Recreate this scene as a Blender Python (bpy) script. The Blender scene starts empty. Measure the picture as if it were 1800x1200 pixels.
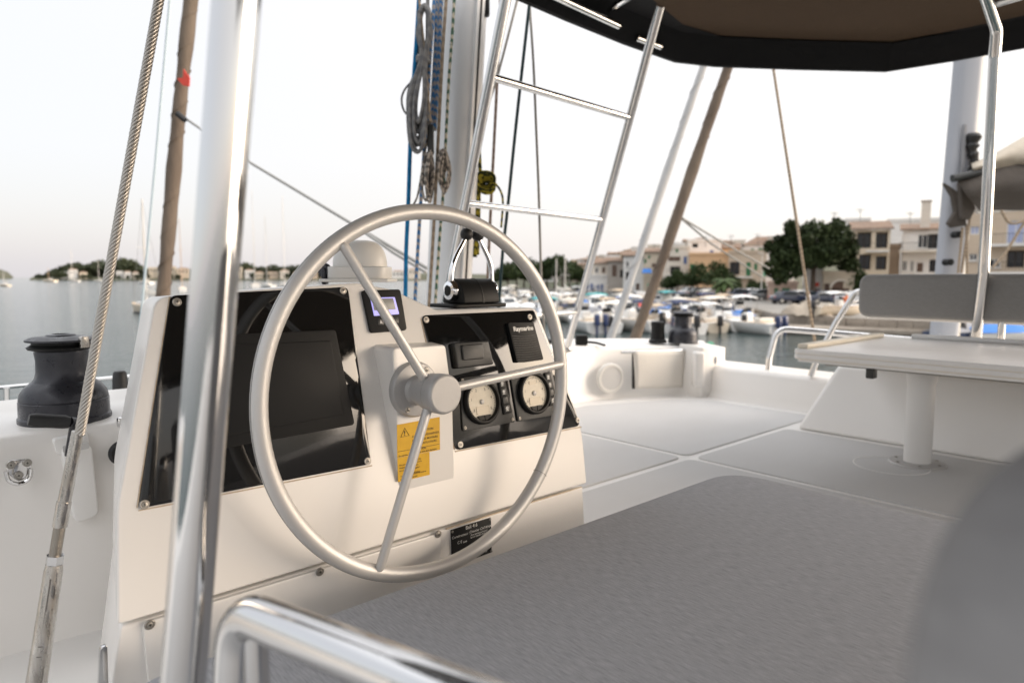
import bpy, bmesh, math, random
from mathutils import Vector, Matrix, noise
random.seed(7)
V = Vector
C = bpy.context.scene.collection
sc = bpy.context.scene

# ------------------------------------------------------------------ camera
F_PX, PITCH, HEAD, CAM_Z = 1200.0, math.atan(113/1200), math.radians(42), 0.85
CAM = V((0, 0, CAM_Z))
RT = V((math.cos(HEAD), -math.sin(HEAD), 0)); HD = V((math.sin(HEAD), math.cos(HEAD), 0)); ZZ = V((0, 0, 1))
FW = HD*math.cos(PITCH) - ZZ*math.sin(PITCH); UP = HD*math.sin(PITCH) + ZZ*math.cos(PITCH)
cd = bpy.data.cameras.new('camera'); cam = bpy.data.objects.new('camera', cd); C.objects.link(cam)
cam.location = CAM; cam.rotation_euler = (math.pi/2 - PITCH, 0, -HEAD)
cd.lens = 24; cd.sensor_width = 36; cd.clip_start = 0.01; cd.clip_end = 40000
cd.dof.use_dof = True; cd.dof.focus_distance = 1.46; cd.dof.aperture_fstop = 3.3
sc.camera = cam

# ------------------------------------------------------------------ light
SUN_DIR = (RT*1.0 + HD*(-0.02)).normalized()
SUN_EL = math.radians(14)
sun_vec = V((SUN_DIR.x*math.cos(SUN_EL), SUN_DIR.y*math.cos(SUN_EL), math.sin(SUN_EL)))
w = bpy.data.worlds.new('World'); sc.world = w; w.use_nodes = True
nt = w.node_tree; nt.nodes.clear()
out = nt.nodes.new('ShaderNodeOutputWorld'); bg = nt.nodes.new('ShaderNodeBackground'); bg2 = nt.nodes.new('ShaderNodeBackground')
add = nt.nodes.new('ShaderNodeAddShader')
sky = nt.nodes.new('ShaderNodeTexSky'); sky.sky_type = 'NISHITA'; sky.sun_disc = False
sky.sun_elevation = SUN_EL; sky.sun_rotation = math.atan2(sun_vec.x, sun_vec.y); sky.dust_density = 3; sky.air_density = 1.0
bg.inputs['Strength'].default_value = 0.04
nt.links.new(sky.outputs[0], bg.inputs['Color'])
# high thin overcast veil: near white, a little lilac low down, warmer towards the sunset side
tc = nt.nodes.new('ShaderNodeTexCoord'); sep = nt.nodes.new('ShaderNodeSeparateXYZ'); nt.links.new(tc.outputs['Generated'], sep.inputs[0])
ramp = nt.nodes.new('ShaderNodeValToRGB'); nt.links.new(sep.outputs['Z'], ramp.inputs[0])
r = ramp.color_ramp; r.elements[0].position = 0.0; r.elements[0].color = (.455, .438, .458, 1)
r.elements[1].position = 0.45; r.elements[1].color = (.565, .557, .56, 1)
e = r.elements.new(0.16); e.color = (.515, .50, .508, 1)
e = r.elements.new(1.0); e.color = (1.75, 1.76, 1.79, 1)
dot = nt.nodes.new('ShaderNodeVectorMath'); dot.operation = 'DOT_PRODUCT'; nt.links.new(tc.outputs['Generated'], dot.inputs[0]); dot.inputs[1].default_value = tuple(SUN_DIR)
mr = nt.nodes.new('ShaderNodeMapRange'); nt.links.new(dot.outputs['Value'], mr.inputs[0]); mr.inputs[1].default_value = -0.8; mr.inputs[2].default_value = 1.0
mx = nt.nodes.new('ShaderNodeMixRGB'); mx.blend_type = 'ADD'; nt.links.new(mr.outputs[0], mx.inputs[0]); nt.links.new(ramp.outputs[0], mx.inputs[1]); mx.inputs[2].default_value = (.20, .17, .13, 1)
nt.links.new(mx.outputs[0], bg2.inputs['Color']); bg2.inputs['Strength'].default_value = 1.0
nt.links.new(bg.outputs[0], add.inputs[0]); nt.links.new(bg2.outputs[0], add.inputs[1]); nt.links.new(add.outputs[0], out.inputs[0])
sl = bpy.data.lights.new('sun', 'SUN'); so = bpy.data.objects.new('sun', sl); C.objects.link(so)
sl.energy = 3.1; sl.angle = math.radians(50); sl.color = (1.0, .86, .74)
so.rotation_euler = sun_vec.to_track_quat('Z', 'Y').to_euler()
vs = sc.view_settings; vs.view_transform = 'Standard'; vs.look = 'None'; vs.exposure = 0.62; vs.gamma = 1; vs.use_curve_mapping = False

# ------------------------------------------------------------------ projection of the survey points
def ray(u, v): return RT*((u-900)/F_PX) - UP*((v-600)/F_PX) + FW
def at(u, v, Y):                        # point on the sight line at horizontal distance Y ahead
    d = ray(u, v); return CAM + d*(Y/d.dot(HD))
def pl(u, v, p0, n):                    # point where the sight line meets a plane
    d = ray(u, v); return CAM + d*((V(p0)-CAM).dot(n)/d.dot(n))
def atz(u, v, z): return pl(u, v, (0, 0, z), ZZ)

# ------------------------------------------------------------------ materials
def mat(name, col, rough=.5, metal=0, **k):
    m = bpy.data.materials.new(name); m.use_nodes = True
    b = m.node_tree.nodes['Principled BSDF']
    b.inputs['Base Color'].default_value = (*col, 1); b.inputs['Roughness'].default_value = rough; b.inputs['Metallic'].default_value = metal
    if 'coat' in k: b.inputs['Coat Weight'].default_value = k['coat']; b.inputs['Coat Roughness'].default_value = .08
    if 'spec' in k: b.inputs['Specular IOR Level'].default_value = k['spec']
    if 'emit' in k: b.inputs['Emission Color'].default_value = (*col, 1); b.inputs['Emission Strength'].default_value = k['emit']
    t = m.node_tree; L = t.links.new
    def coords(scale):
        c = t.nodes.new('ShaderNodeTexCoord'); mp = t.nodes.new('ShaderNodeMapping'); L(c.outputs['Object'], mp.inputs[0])
        mp.inputs['Scale'].default_value = scale if isinstance(scale, tuple) else (scale,)*3; return mp.outputs[0]
    def nz(scale, detail=4, ro=.6):
        n = t.nodes.new('ShaderNodeTexNoise'); L(coords(scale), n.inputs['Vector']); n.inputs['Scale'].default_value = 1; n.inputs['Detail'].default_value = detail; n.inputs['Roughness'].default_value = ro; return n.outputs['Fac']
    def ramp(src, a, b_, lo=.35, hi=.65):
        q = t.nodes.new('ShaderNodeValToRGB'); L(src, q.inputs[0]); q.color_ramp.elements[0].position = lo; q.color_ramp.elements[1].position = hi
        q.color_ramp.elements[0].color = (*a, 1); q.color_ramp.elements[1].color = (*b_, 1); return q.outputs[0]
    if 'vary' in k:                     # (scale, other colour[, lo, hi])
        s, o = k['vary'][:2]; lo, hi = (k['vary'][2:] + (.35, .65))[:2] if len(k['vary']) > 2 else (.35, .65)
        L(ramp(nz(s), col, o, lo, hi), b.inputs['Base Color'])
    if 'rvary' in k:                    # (scale, r0, r1, lo, hi)
        s, r0, r1, lo, hi = k['rvary']; L(ramp(nz(s, 6, .7), (r0,)*3, (r1,)*3, lo, hi), b.inputs['Roughness'])
    if 'bump' in k:
        s, strg, dist = k['bump']; bp = t.nodes.new('ShaderNodeBump'); bp.inputs['Strength'].default_value = strg; bp.inputs['Distance'].default_value = dist
        L(nz(s, 5), bp.inputs['Height']); L(bp.outputs[0], b.inputs['Normal'])
    return m
M = {}
M['gelcoat'] = mat('gelcoat', (.82, .795, .76), .26, vary=(1.5, (.81, .782, .745), .3, .7))
M['gelcoat_white'] = mat('gelcoat white', (.81, .795, .77), .35, vary=(1.5, (.80, .782, .755)))
M['nonskid'] = mat('nonskid', (.56, .555, .55), .62, vary=((1.6, 2.6, 2), (.535, .528, .52)), bump=(420, .35, .002))
M['steel'] = mat('polished steel', (.66, .655, .65), .09, 1, rvary=((40, 40, 6), .05, .16, .4, .65))
M['steel_worn'] = mat('worn steel', (.55, .53, .50), .24, 1, vary=((90, 90, 14), (.40, .37, .33)), bump=(260, .12, .001), rvary=((120, 120, 30), .15, .4, .4, .6))
M['steel_thread'] = mat('threaded steel', (.30, .275, .24), .42, 1, bump=((10, 10, 900), .5, .001))
M['steel_screw'] = mat('brushed steel screw', (.36, .34, .31), .42, .8)
M['chrome'] = mat('chrome', (.85, .85, .86), .05, 1)
M['wire'] = mat('stainless wire', (.50, .475, .44), .36, .85)
M['alu'] = mat('satin anodised aluminium', (.62, .605, .585), .48, .4, rvary=(300, .42, .52, .4, .6), vary=((600, 600, 600), (.57, .555, .535), .62, .8))
M['alu_grey'] = mat('satin grey metal', (.47, .46, .45), .5, .25, rvary=(200, .45, .56, .4, .6))
M['seam'] = mat('dark seam', (.10, .095, .09), .7)
M['acrylic'] = mat('black gloss acrylic', (.008, .008, .008), .10, 0, spec=.62, rvary=((55, 55, 55), .04, .12, .45, .75), vary=((160, 160, 160), (.03, .027, .025), .66, .78))
M['plastic'] = mat('black matte plastic', (.011, .011, .011), .5, bump=(350, .1, .001), spec=.2)
M['plastic_grey'] = mat('charcoal plastic', (.027, .028, .027), .42, bump=(260, .15, .001))
M['winch_black'] = mat('black anodised winch', (.022, .023, .029), .33, .25, vary=((14, 14, 14), (.035, .035, .042)), rvary=(30, .25, .45, .4, .6))
M['rubber'] = mat('rubber', (.012, .012, .012), .55)
M['cushion'] = mat('grey woven cushion', (.315, .327, .357), .9, vary=((410, 36, 250), (.515, .528, .56), .3, .72), bump=((800, 350, 700), .6, .0013), spec=.15)
M['cushion_dark'] = mat('dark grey woven cushion', (.25, .245, .238), .9, vary=((120, 60, 160), (.275, .27, .262), .36, .66), bump=((800, 700, 800), .5, .001), spec=.15)
M['cushion_near'] = mat('mid grey cushion cloth', (.26, .252, .25), .9, vary=((80, 30, 120), (.30, .292, .29), .36, .66), spec=.15)
M['sealant'] = mat('aged sealant', (.50, .38, .26), .7, vary=(40, (.62, .52, .40)))
M['canvas_black'] = mat('black canvas', (.012, .012, .013), .8, bump=((7, 7, 9), .5, .02), spec=.25)
M['canvas_brown'] = mat('brown canvas', (.082, .056, .038), .9, vary=(240, (.10, .070, .048), .4, .7), bump=(5, .5, .03), spec=.1)
M['lens_white'] = mat('off white plastic', (.74, .72, .68), .4)
M['grille'] = mat('pale grille', (.60, .59, .575), .6)
M['dial'] = mat('cream dial', (.66, .60, .48), .4, vary=(60, (.60, .54, .42)))
M['lcd'] = mat('lcd glass', (.44, .37, .25), .3)
M['lcd_grey'] = mat('lcd grey', (.30, .30, .28), .3)
M['backlight'] = mat('lit screen edge', (.38, .36, .80), .4, emit=.55)
M['ink'] = mat('black ink', (.02, .018, .012), .6)
M['paint_white'] = mat('white print', (.78, .77, .74), .5)
M['sticker'] = mat('yellow sticker', (.72, .42, .015), .45, vary=(40, (.66, .37, .012)))
M['plate'] = mat('black engraved plate', (.01, .01, .01), .35)
M['mast'] = mat('mast aluminium', (.66, .655, .65), .45, .1, vary=((3, 3, 1), (.63, .625, .62)))
M['table'] = mat('white table laminate', (.80, .785, .765), .3, vary=(6, (.765, .75, .73)))
M['table_edge'] = mat('table edge band', (.72, .66, .55), .45)
M['post_paint'] = mat('white painted pillar', (.72, .71, .69), .4)
M['bag'] = mat('off white pocket cloth', (.74, .70, .64), .8, bump=(30, .25, .01))
def rope(name, a, b_, sc_=90):
    m = mat(name, a, .85, spec=.1); t = m.node_tree; L = t.links.new
    c = t.nodes.new('ShaderNodeTexCoord'); wv = t.nodes.new('ShaderNodeTexWave'); wv.bands_direction = 'DIAGONAL'; wv.inputs['Scale'].default_value = sc_/10; wv.inputs['Distortion'].default_value = 3; wv.inputs['Detail Scale'].default_value = 4
    L(c.outputs['Object'], wv.inputs['Vector']); q = t.nodes.new('ShaderNodeValToRGB'); L(wv.outputs['Fac'], q.inputs[0])
    q.color_ramp.elements[0].position = .45; q.color_ramp.elements[1].position = .6; q.color_ramp.elements[0].color = (*a, 1); q.color_ramp.elements[1].color = (*b_, 1)
    L(q.outputs[0], t.nodes['Principled BSDF'].inputs['Base Color']); return m
M['rope_blue'] = rope('blue rope', (.010, .12, .27), (.014, .15, .33))
M['rope_bluefleck'] = rope('blue fleck rope', (.06, .17, .36), (.34, .31, .29), 170)
M['rope_beige'] = rope('beige rope', (.33, .26, .19), (.24, .19, .14), 130)
M['rope_greenfleck'] = rope('green fleck rope', (.46, .41, .32), (.06, .12, .08), 130)
M['rope_grey'] = rope('grey rope', (.15, .15, .155), (.21, .205, .20), 120)
M['rope_fleck'] = rope('flecked grey rope', (.35, .31, .27), (.12, .11, .10), 150)
M['rope_yellow'] = rope('yellow black rope', (.30, .25, .03), (.03, .035, .015), 150)
M['rope_teal'] = mat('dark teal rope', (.008, .03, .035), .8)
M['rope_brown'] = rope('brown rope', (.20, .145, .12), (.27, .21, .18), 140)
M['cable_grey'] = mat('grey wire', (.26, .25, .23), .45, .4)
M['sail_brown'] = mat('brown sail cover', (.105, .078, .058), .9, vary=((6, 6, 1.5), (.15, .115, .085)), bump=((10, 10, 4), .4, .03))
M['sail_white'] = mat('pale sail cover', (.36, .36, .36), .8, vary=((5, 5, 1), (.44, .43, .42)))
M['sail_beige'] = mat('beige sail', (.52, .45, .36), .8, bump=((3, 3, 5), .5, .05))
M['sailcloth_dark'] = mat('dark sail bag', (.07, .058, .048), .9, bump=((3, 3, 4), .6, .06))
M['red'] = mat('red cloth', (.55, .06, .04), .8)

# ------------------------------------------------------------------ mesh tools
def mesh_of(bm, name, smooth=35):
    bmesh.ops.recalc_face_normals(bm, faces=bm.faces)
    me = bpy.data.meshes.new(name); bm.to_mesh(me); bm.free()
    if smooth:
        me.polygons.foreach_set('use_smooth', [True]*len(me.polygons)); me.set_sharp_from_angle(angle=math.radians(smooth))
    return me
def O(name, src, m, parent=None, label=None, cat=None, group=None, kind=None, smooth=35):
    me = src if isinstance(src, bpy.types.Mesh) else mesh_of(src, name, smooth)
    if m is not None and not me.materials: me.materials.append(M[m] if isinstance(m, str) else m)
    o = bpy.data.objects.new(name, me); C.objects.link(o)
    if parent is not None:
        o.parent = parent; o.matrix_parent_inverse = wm(parent).inverted()
    tagit(o, label, cat, group, kind); return o
def wm(o):
    m = Matrix.LocRotScale(o.location, o.rotation_euler, o.scale)
    return wm(o.parent) @ o.matrix_parent_inverse @ m if o.parent else m
def tagit(o, label=None, cat=None, group=None, kind=None):
    if label: o['label'] = label
    if cat: o['category'] = cat
    if group: o['group'] = group
    if kind: o['kind'] = kind
def T(name, label, cat, loc=(0, 0, 0), rz=0, group=None):
    o = bpy.data.objects.new(name, None); C.objects.link(o); o.location = loc; o.rotation_euler = (0, 0, rz); o.empty_display_size = .1
    tagit(o, label, cat, group); return o
def copy_tree(root, loc, rz, label=None, scale=None):
    kids = {}
    for o in C.objects:
        if o.parent: kids.setdefault(o.parent, []).append(o)
    def rec(o, p):
        c = o.copy(); C.objects.link(c)
        if p: c.parent = p
        for ch in kids.get(o, []): rec(ch, c)
        return c
    r_ = rec(root, None); r_.location = loc; r_.rotation_euler = (0, 0, rz)
    if scale: r_.scale = scale if isinstance(scale, tuple) else (scale,)*3
    if label: r_['label'] = label
    return r_
def fillet(pts, rad, n=5, closed=True):
    pts = [V(p) for p in pts]; N = len(pts); res = []
    for i, p in enumerate(pts):
        if not closed and i in (0, N-1): res.append(p); continue
        r_ = rad[i] if isinstance(rad, (list, tuple)) else rad
        a = pts[i-1]-p; b = pts[(i+1) % N]-p
        if r_ <= 0: res.append(p); continue
        ang = a.angle(b); d = min(r_/max(math.tan(ang/2), .02), a.length*.48, b.length*.48)
        p0 = p+a.normalized()*d; p2 = p+b.normalized()*d
        for k in range(n+1):
            t = k/n; res.append(p0*(1-t)**2+p*2*t*(1-t)+p2*t*t)
    return res
def add_prism(bm, front, back):
    a = [bm.verts.new(p) for p in front]; b = [bm.verts.new(p) for p in back]; n = len(a)
    bm.faces.new(a); bm.faces.new(b[::-1])
    for i in range(n): bm.faces.new((a[i], b[i], b[(i+1) % n], a[(i+1) % n]))
    return a, b
def bevel(bm, w_, seg=3, ang=25):
    bm.normal_update()
    es = [e for e in bm.edges if len(e.link_faces) == 2 and e.calc_face_angle(0) > math.radians(ang)]
    bmesh.ops.bevel(bm, geom=es, offset=w_, segments=seg, profile=.5, affect='EDGES', clamp_overlap=True)
def prism(front, vec=None, back=None, bev=0, seg=3):
    bm = bmesh.new(); front = [V(p) for p in front]
    add_prism(bm, front, [p+V(vec) for p in front] if back is None else back)
    bmesh.ops.recalc_face_normals(bm, faces=bm.faces)
    if bev: bevel(bm, bev, seg)
    return bm
def add_box(bm, c, sx, sy, sz, ax=None):
    ax = ax or (V((1, 0, 0)), V((0, 1, 0)), V((0, 0, 1))); c = V(c)
    f = [c+ax[0]*(i*sx/2)+ax[1]*(j*sy/2)-ax[2]*(sz/2) for i, j in ((-1, -1), (1, -1), (1, 1), (-1, 1))]
    return add_prism(bm, f, [p+ax[2]*sz for p in f])
def box(c, sx, sy, sz, bev=0, seg=2, ax=None):
    bm = bmesh.new(); add_box(bm, c, sx, sy, sz, ax); bmesh.ops.recalc_face_normals(bm, faces=bm.faces)
    if bev: bevel(bm, bev, seg)
    return bm
def frame_of(d):
    d = V(d).normalized(); a = V((0, 0, 1)) if abs(d.z) < .9 else V((1, 0, 0))
    x = a.cross(d).normalized(); return x, d.cross(x), d
def add_tube(bm, pts, rad, seg=12, cap=True, closed=False):
    pts = [V(p) for p in pts]; N = len(pts); rings = []; x = None
    for i, p in enumerate(pts):
        if closed: d = pts[(i+1) % N]-pts[i-1]
        else: d = pts[min(i+1, N-1)]-pts[max(i-1, 0)]
        d = d.normalized()
        if x is None: x = frame_of(d)[0]
        x = (x-d*x.dot(d)).normalized(); y = d.cross(x)
        r_ = rad[i] if isinstance(rad, (list, tuple)) else rad
        rings.append([bm.verts.new(p+(x*math.cos(2*math.pi*k/seg)+y*math.sin(2*math.pi*k/seg))*r_) for k in range(seg)])
    rng = range(N) if closed else range(N-1)
    for i in rng:
        a = rings[i]; b = rings[(i+1) % N]
        if closed and i == N-1:      # best twist match
            k0 = min(range(seg), key=lambda k: (b[k].co-a[0].co).length); b = b[k0:]+b[:k0]
        for k in range(seg): bm.faces.new((a[k], a[(k+1) % seg], b[(k+1) % seg], b[k]))
    if cap and not closed: bm.faces.new(rings[0][::-1]); bm.faces.new(rings[-1])
def tube(pts, rad, seg=12, closed=False):
    bm = bmesh.new(); add_tube(bm, pts, rad, seg, True, closed); return bm
def add_lathe(bm, prof, o, d, seg=32, sx=1.0):
    x, y, d = frame_of(d); o = V(o); rings = []
    for r_, h in prof:
        if r_ < 1e-6: rings.append([bm.verts.new(o+d*h)])
        else: rings.append([bm.verts.new(o+d*h+(x*math.cos(2*math.pi*k/seg)*sx+y*math.sin(2*math.pi*k/seg))*r_) for k in range(seg)])
    for a, b in zip(rings, rings[1:]):
        for k in range(seg):
            k2 = (k+1) % seg
            if len(a) == 1 and len(b) == 1: continue
            if len(a) == 1: bm.faces.new((a[0], b[k2], b[k]))
            elif len(b) == 1: bm.faces.new((a[k], a[k2], b[0]))
            else: bm.faces.new((a[k], a[k2], b[k2], b[k]))
    for rg in (rings[0], rings[-1]):
        if len(rg) > 2: bm.faces.new(rg)
def lathe(prof, o, d, seg=32, sx=1.0):
    bm = bmesh.new(); add_lathe(bm, prof, o, d, seg, sx); return bm
def curve_pts(pts, n=8):               # Catmull-Rom through the points
    pts = [V(p) for p in pts]; P = [pts[0]*2-pts[1]]+pts+[pts[-1]*2-pts[-2]]; res = []
    for i in range(1, len(P)-2):
        for k in range(n):
            t = k/n; a, b, c, d = P[i-1:i+3]
            res.append(.5*((2*b)+(c-a)*t+(2*a-5*b+4*c-d)*t*t+(3*b-a-3*c+d)*t**3))
    return res+[pts[-1]]
def text(name, body, size, o, x, y, m, parent, align='LEFT', ext=0, bold=0, sx=1.0):
    cu = bpy.data.curves.new(name, 'FONT'); cu.body = body; cu.size = size; cu.align_x = align; cu.resolution_u = 3; cu.offset = bold; cu.extrude = ext
    ob = bpy.data.objects.new(name, cu); C.objects.link(ob)
    dg = bpy.context.evaluated_depsgraph_get(); me = bpy.data.meshes.new_from_object(ob.evaluated_get(dg))
    bpy.data.objects.remove(ob); x = V(x).normalized(); y = V(y).normalized(); z = x.cross(y)
    x = x*sx
    me.transform(Matrix(((x.x, y.x, z.x, o[0]), (x.y, y.y, z.y, o[1]), (x.z, y.z, z.z, o[2]), (0, 0, 0, 1))))
    me.materials.clear(); me.materials.append(M[m]); me.name = name
    return O(name, me, None, parent)
SX, FX = V((1, 0, 0)), V((0, 1, 0))     # starboard, bow

# ================================================================== SETTING: water, deck, coaming
WATER_Z = -3.3
def water_mat():
    m = mat('harbour water', (.022, .04, .04), .10); t = m.node_tree; L = t.links.new; b = t.nodes['Principled BSDF']; b.inputs['IOR'].default_value = 1.33
    c = t.nodes.new('ShaderNodeTexCoord'); hs = []
    for s, wt in ((.35, .9), (1.6, .5), (5.0, .22)):
        mp = t.nodes.new('ShaderNodeMapping'); mp.inputs['Scale'].default_value = (s, s*1.7, s); mp.inputs['Rotation'].default_value = (0, 0, .5)
        n = t.nodes.new('ShaderNodeTexNoise'); n.inputs['Detail'].default_value = 3; n.inputs['Scale'].default_value = 1
        L(c.outputs['Object'], mp.inputs[0]); L(mp.outputs[0], n.inputs['Vector']); mm = t.nodes.new('ShaderNodeMath'); mm.operation = 'MULTIPLY'; L(n.outputs['Fac'], mm.inputs[0]); mm.inputs[1].default_value = wt; hs.append(mm)
    a1 = t.nodes.new('ShaderNodeMath'); a2 = t.nodes.new('ShaderNodeMath'); L(hs[0].outputs[0], a1.inputs[0]); L(hs[1].outputs[0], a1.inputs[1]); L(a1.outputs[0], a2.inputs[0]); L(hs[2].outputs[0], a2.inputs[1])
    bp = t.nodes.new('ShaderNodeBump'); bp.inputs['Strength'].default_value = .55; bp.inputs['Distance'].default_value = .22; L(a2.outputs[0], bp.inputs['Height']); L(bp.outputs[0], b.inputs['Normal']); return m
M['water'] = water_mat()
bm = bmesh.new(); S_ = 25000
bm.faces.new([bm.verts.new(p) for p in ((-S_, -S_, WATER_Z), (S_, -S_, WATER_Z), (S_, S_, WATER_Z), (-S_, S_, WATER_Z))])
O('water', bm, 'water', kind='structure', smooth=0)

# deck slab and raised non-skid panels
O('deck', prism([(-1.9, -3.2, 0), (4.7, -3.2, 0), (4.7, 3.3, 0), (-1.9, 3.3, 0)], (0, 0, -.08)), 'gelcoat_white', kind='structure')
deck = C.objects['deck']
X0 = atz(1210, 805, 0); gs, gf, g = X0.x, X0.y, .021
for q in ([(1.46, gf+g), (gs-g, gf+g), (gs-g, 2.72), (2.2, 2.72), (1.46, 2.2)], [(gs+g, gf+g), (4.12, gf+g), (4.12, 2.52), (3.98, 2.74), (3.35, 2.98), (gs+g, 2.95)],
          [(1.45, -1.0), (gs-g, -1.0), (gs-g, gf-g), (1.45, gf-g)], [(gs+g, -1.0), (3.66, -1.0), (3.66, gf-g), (gs+g, gf-g)], [(-1.6, -2.8), (1.38, -2.8), (1.38, 1.1), (-1.6, 1.1)]):
    O('deck_panel', prism(fillet([(a, b, .006) for a, b in q], .05), (0, 0, -.008), bev=.002, seg=1), 'nonskid', deck)
# coaming: curved front wall with a broad top
inner = [(-1.62, 1.7), (-.2, 1.88), (.95, 1.92), (1.65, 2.5), (2.6, 3.0), (3.40, 3.146), (4.06, 2.93), (4.30, 2.66)]
ztop = [.45, .485, .49, .45, .40, .375, .355, .34]
def coaming():
    bm = bmesh.new(); pts = [V((a, b, 0)) for a, b in inner]; rows = []
    P = curve_pts([V((a, b, z)) for (a, b), z in zip(inner, ztop)], 6)
    for i, p in enumerate(P):
        d = (P[min(i+1, len(P)-1)]-P[max(i-1, 0)]); d.z = 0; d.normalize(); n = V((-d.y, d.x, 0)); z = p.z; b = V((p.x, p.y, 0))
        prof = [(-.04, -.01), (0, .05), (.02, z-.035), (.035, z-.01), (.06, z), (.50, z+.012), (.545, z-.01), (.56, z-.05), (.60, -.55), (.62, -.9)]
        rows.append([bm.verts.new(b+n*o+ZZ*h) for o, h in prof])
    for a, b in zip(rows, rows[1:]):
        for k in range(len(a)-1): bm.faces.new((a[k], b[k], b[k+1], a[k+1]))
    bm.faces.new(rows[0]); bm.faces.new(rows[-1][::-1])
    return bm
co = O('coaming', coaming(), 'gelcoat', kind='structure', smooth=50)
# lower side wall on the starboard edge
side = [(4.31, 2.9), (4.27, 2.0), (4.22, .8), (4.18, -3.0)]
bm = bmesh.new(); rows = []
for a, b in side: rows.append([bm.verts.new((a+o, b, h)) for o, h in ((-.05, -.01), (-.01, .05), (0, .19), (.02, .215), (.05, .222), (.3, .225), (.33, .20), (.4, -.6))])
for a, b in zip(rows, rows[1:]):
    for k in range(7): bm.faces.new((a[k], a[k+1], b[k+1], b[k]))
bm.faces.new(rows[0]); bm.faces.new(rows[-1][::-1])
O('side_wall', bm, 'gelcoat', kind='structure', smooth=50)
# end block and latch at the corner
O('corner_block', prism(fillet([(4.20, 2.86, .37), (4.20, 2.66, .355), (4.42, 2.60, .345), (4.5, 2.84, .36)], .03), (0, 0, -.38), bev=.02), 'gelcoat', co)
pA, pB = at(1217, 618, 4.78), at(1241, 681, 4.78)
O('moulded_pad', box((pA+pB)/2+HD*.03, (pB-pA).dot(RT)*.75, .10, pA.z-pB.z, .02, 3, (RT, HD, ZZ)), 'gelcoat', co)
O('latch', box(at(1257, 633, 4.72), .022, .02, .05, .006, 2, (RT, HD, ZZ)), 'steel', co)
# hull and foredeck below (carries the shrouds and mast)
O('cabin_top', prism([(-1.9, 2.0, -.3), (.9, 2.3, -.3), (2.6, 3.4, -.3), (4.2, 3.2, -.3), (4.9, 2.6, -.3), (4.9, -3.4, -.3), (-1.9, -3.4, -.3)], (0, 0, -1.3), bev=.05), 'gelcoat_white', kind='structure')

# ================================================================== HELM CONSOLE
AL = math.radians(12)
POD_F = 1.265
CP0 = pl(735, 855, (0, POD_F, 0), FX); CN = V((0, -math.cos(AL), math.sin(AL))); CT = V((0, math.sin(AL), math.cos(AL)))
def cp(u, v, off=0): return pl(u, v, CP0+CN*off, CN)
LOW_F = CP0.y-.118*math.sin(AL)+.004
def lp(u, v, off=0): return pl(u, v, (0, LOW_F-off, 0), FX)
def pp(u, v, off=0): return pl(u, v, (0, POD_F-off, 0), FX)
console = T('helm_console', 'cream white moulded helm console with black instrument panels behind the steering wheel', 'helm console', (.85, 1.4, 0))
outl = [(272, 522), (628, 497), (690, 509), (768, 545), (942, 540), (1023, 745), (1032, 849), (205, 1099), (205, 890)]
fr = fillet([cp(*q) for q in outl], [.035, .04, .05, .05, .03, .3, .008, .008, .25], 6)
cx = .85
bk = [V((cx+(p.x-cx)*.86, 1.70 + (p.z-.5)*.06, p.z-.01)) for p in fr]
bm = prism(fr, back=bk, bev=.016, seg=4); O('console_body', bm, 'gelcoat', console, smooth=50)
# lower base
zs = cp(620, 973).z
b0 = [lp(207, 1105, -.004), lp(1030, 853, -.004)]
f0 = [V((b0[0].x+.004, LOW_F+.011, b0[0].z-.002)), V((b0[1].x-.004, LOW_F+.011, b0[1].z-.002)), V((b0[1].x+.02, LOW_F+.011, -.02)), V((b0[0].x-.05, LOW_F+.008, -.02))]
O('console_base', prism(f0, back=[V((cx+(p.x-cx)*.86, 1.70, p.z)) for p in f0], bev=.006), 'gelcoat', console)
lb = [lp(252, 1092, .002), lp(778, 934, .002)]
lb = [V((lb[0].x, LOW_F+.004, lb[0].z-.006)), V((lb[1].x, LOW_F+.004, lb[1].z-.004)), V((lb[1].x, LOW_F+.004, .03)), V((lb[0].x+.01, LOW_F+.004, .03))]
hatch = O('access_panel', prism(fillet(lb, .012), (0, .012, 0), bev=.003, seg=2), 'gelcoat', console)
def screw(p, n, parent, r_=.0082, washer=True):
    bm = bmesh.new()
    add_lathe(bm, [(r_, 0), (r_, .0012), (r_*.86, .0022), (r_*.70, .0022), (r_*.66, .0014), (r_*.60, .0014), (r_*.56, .0026), (r_*.2, .0034), (0, .0034)], p, n, 20)
    o = O('screw', bm, 'steel_screw', parent)
    x, y, d = frame_of(n); b2 = bmesh.new(); c = V(p)+V(n).normalized()*.0034
    for a in (x, y):
        add_box(b2, c, r_*.55, r_*.14, .0008, (a, V(n).normalized().cross(a), V(n).normalized()))
    o2 = O('screw_slot', b2, 'ink', parent); return o
for q in ((263, 1097), (562, 1004), (770, 938)): screw(lp(*q, -.003), -FX, hatch, .0088)
# moulded pod carrying the wheel
pf = [pp(690, 612), pp(783, 606), pp(795, 700), pp(799, 855), pp(704, 866)]
bkp = [cp(640, 603, -.03), cp(752, 598, -.03), cp(778, 700, -.03), cp(790, 856, -.03), cp(700, 868, -.03)]
bm = bmesh.new(); add_prism(bm, fillet(pf, [.012, .012, .3, .01, .01], 4), fillet(bkp, [.012, .012, .3, .01, .01], 4)); bmesh.ops.recalc_face_normals(bm, faces=bm.faces); bevel(bm, .009, 3)
O('wheel_pod', bm, 'gelcoat', console, smooth=50)
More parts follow.
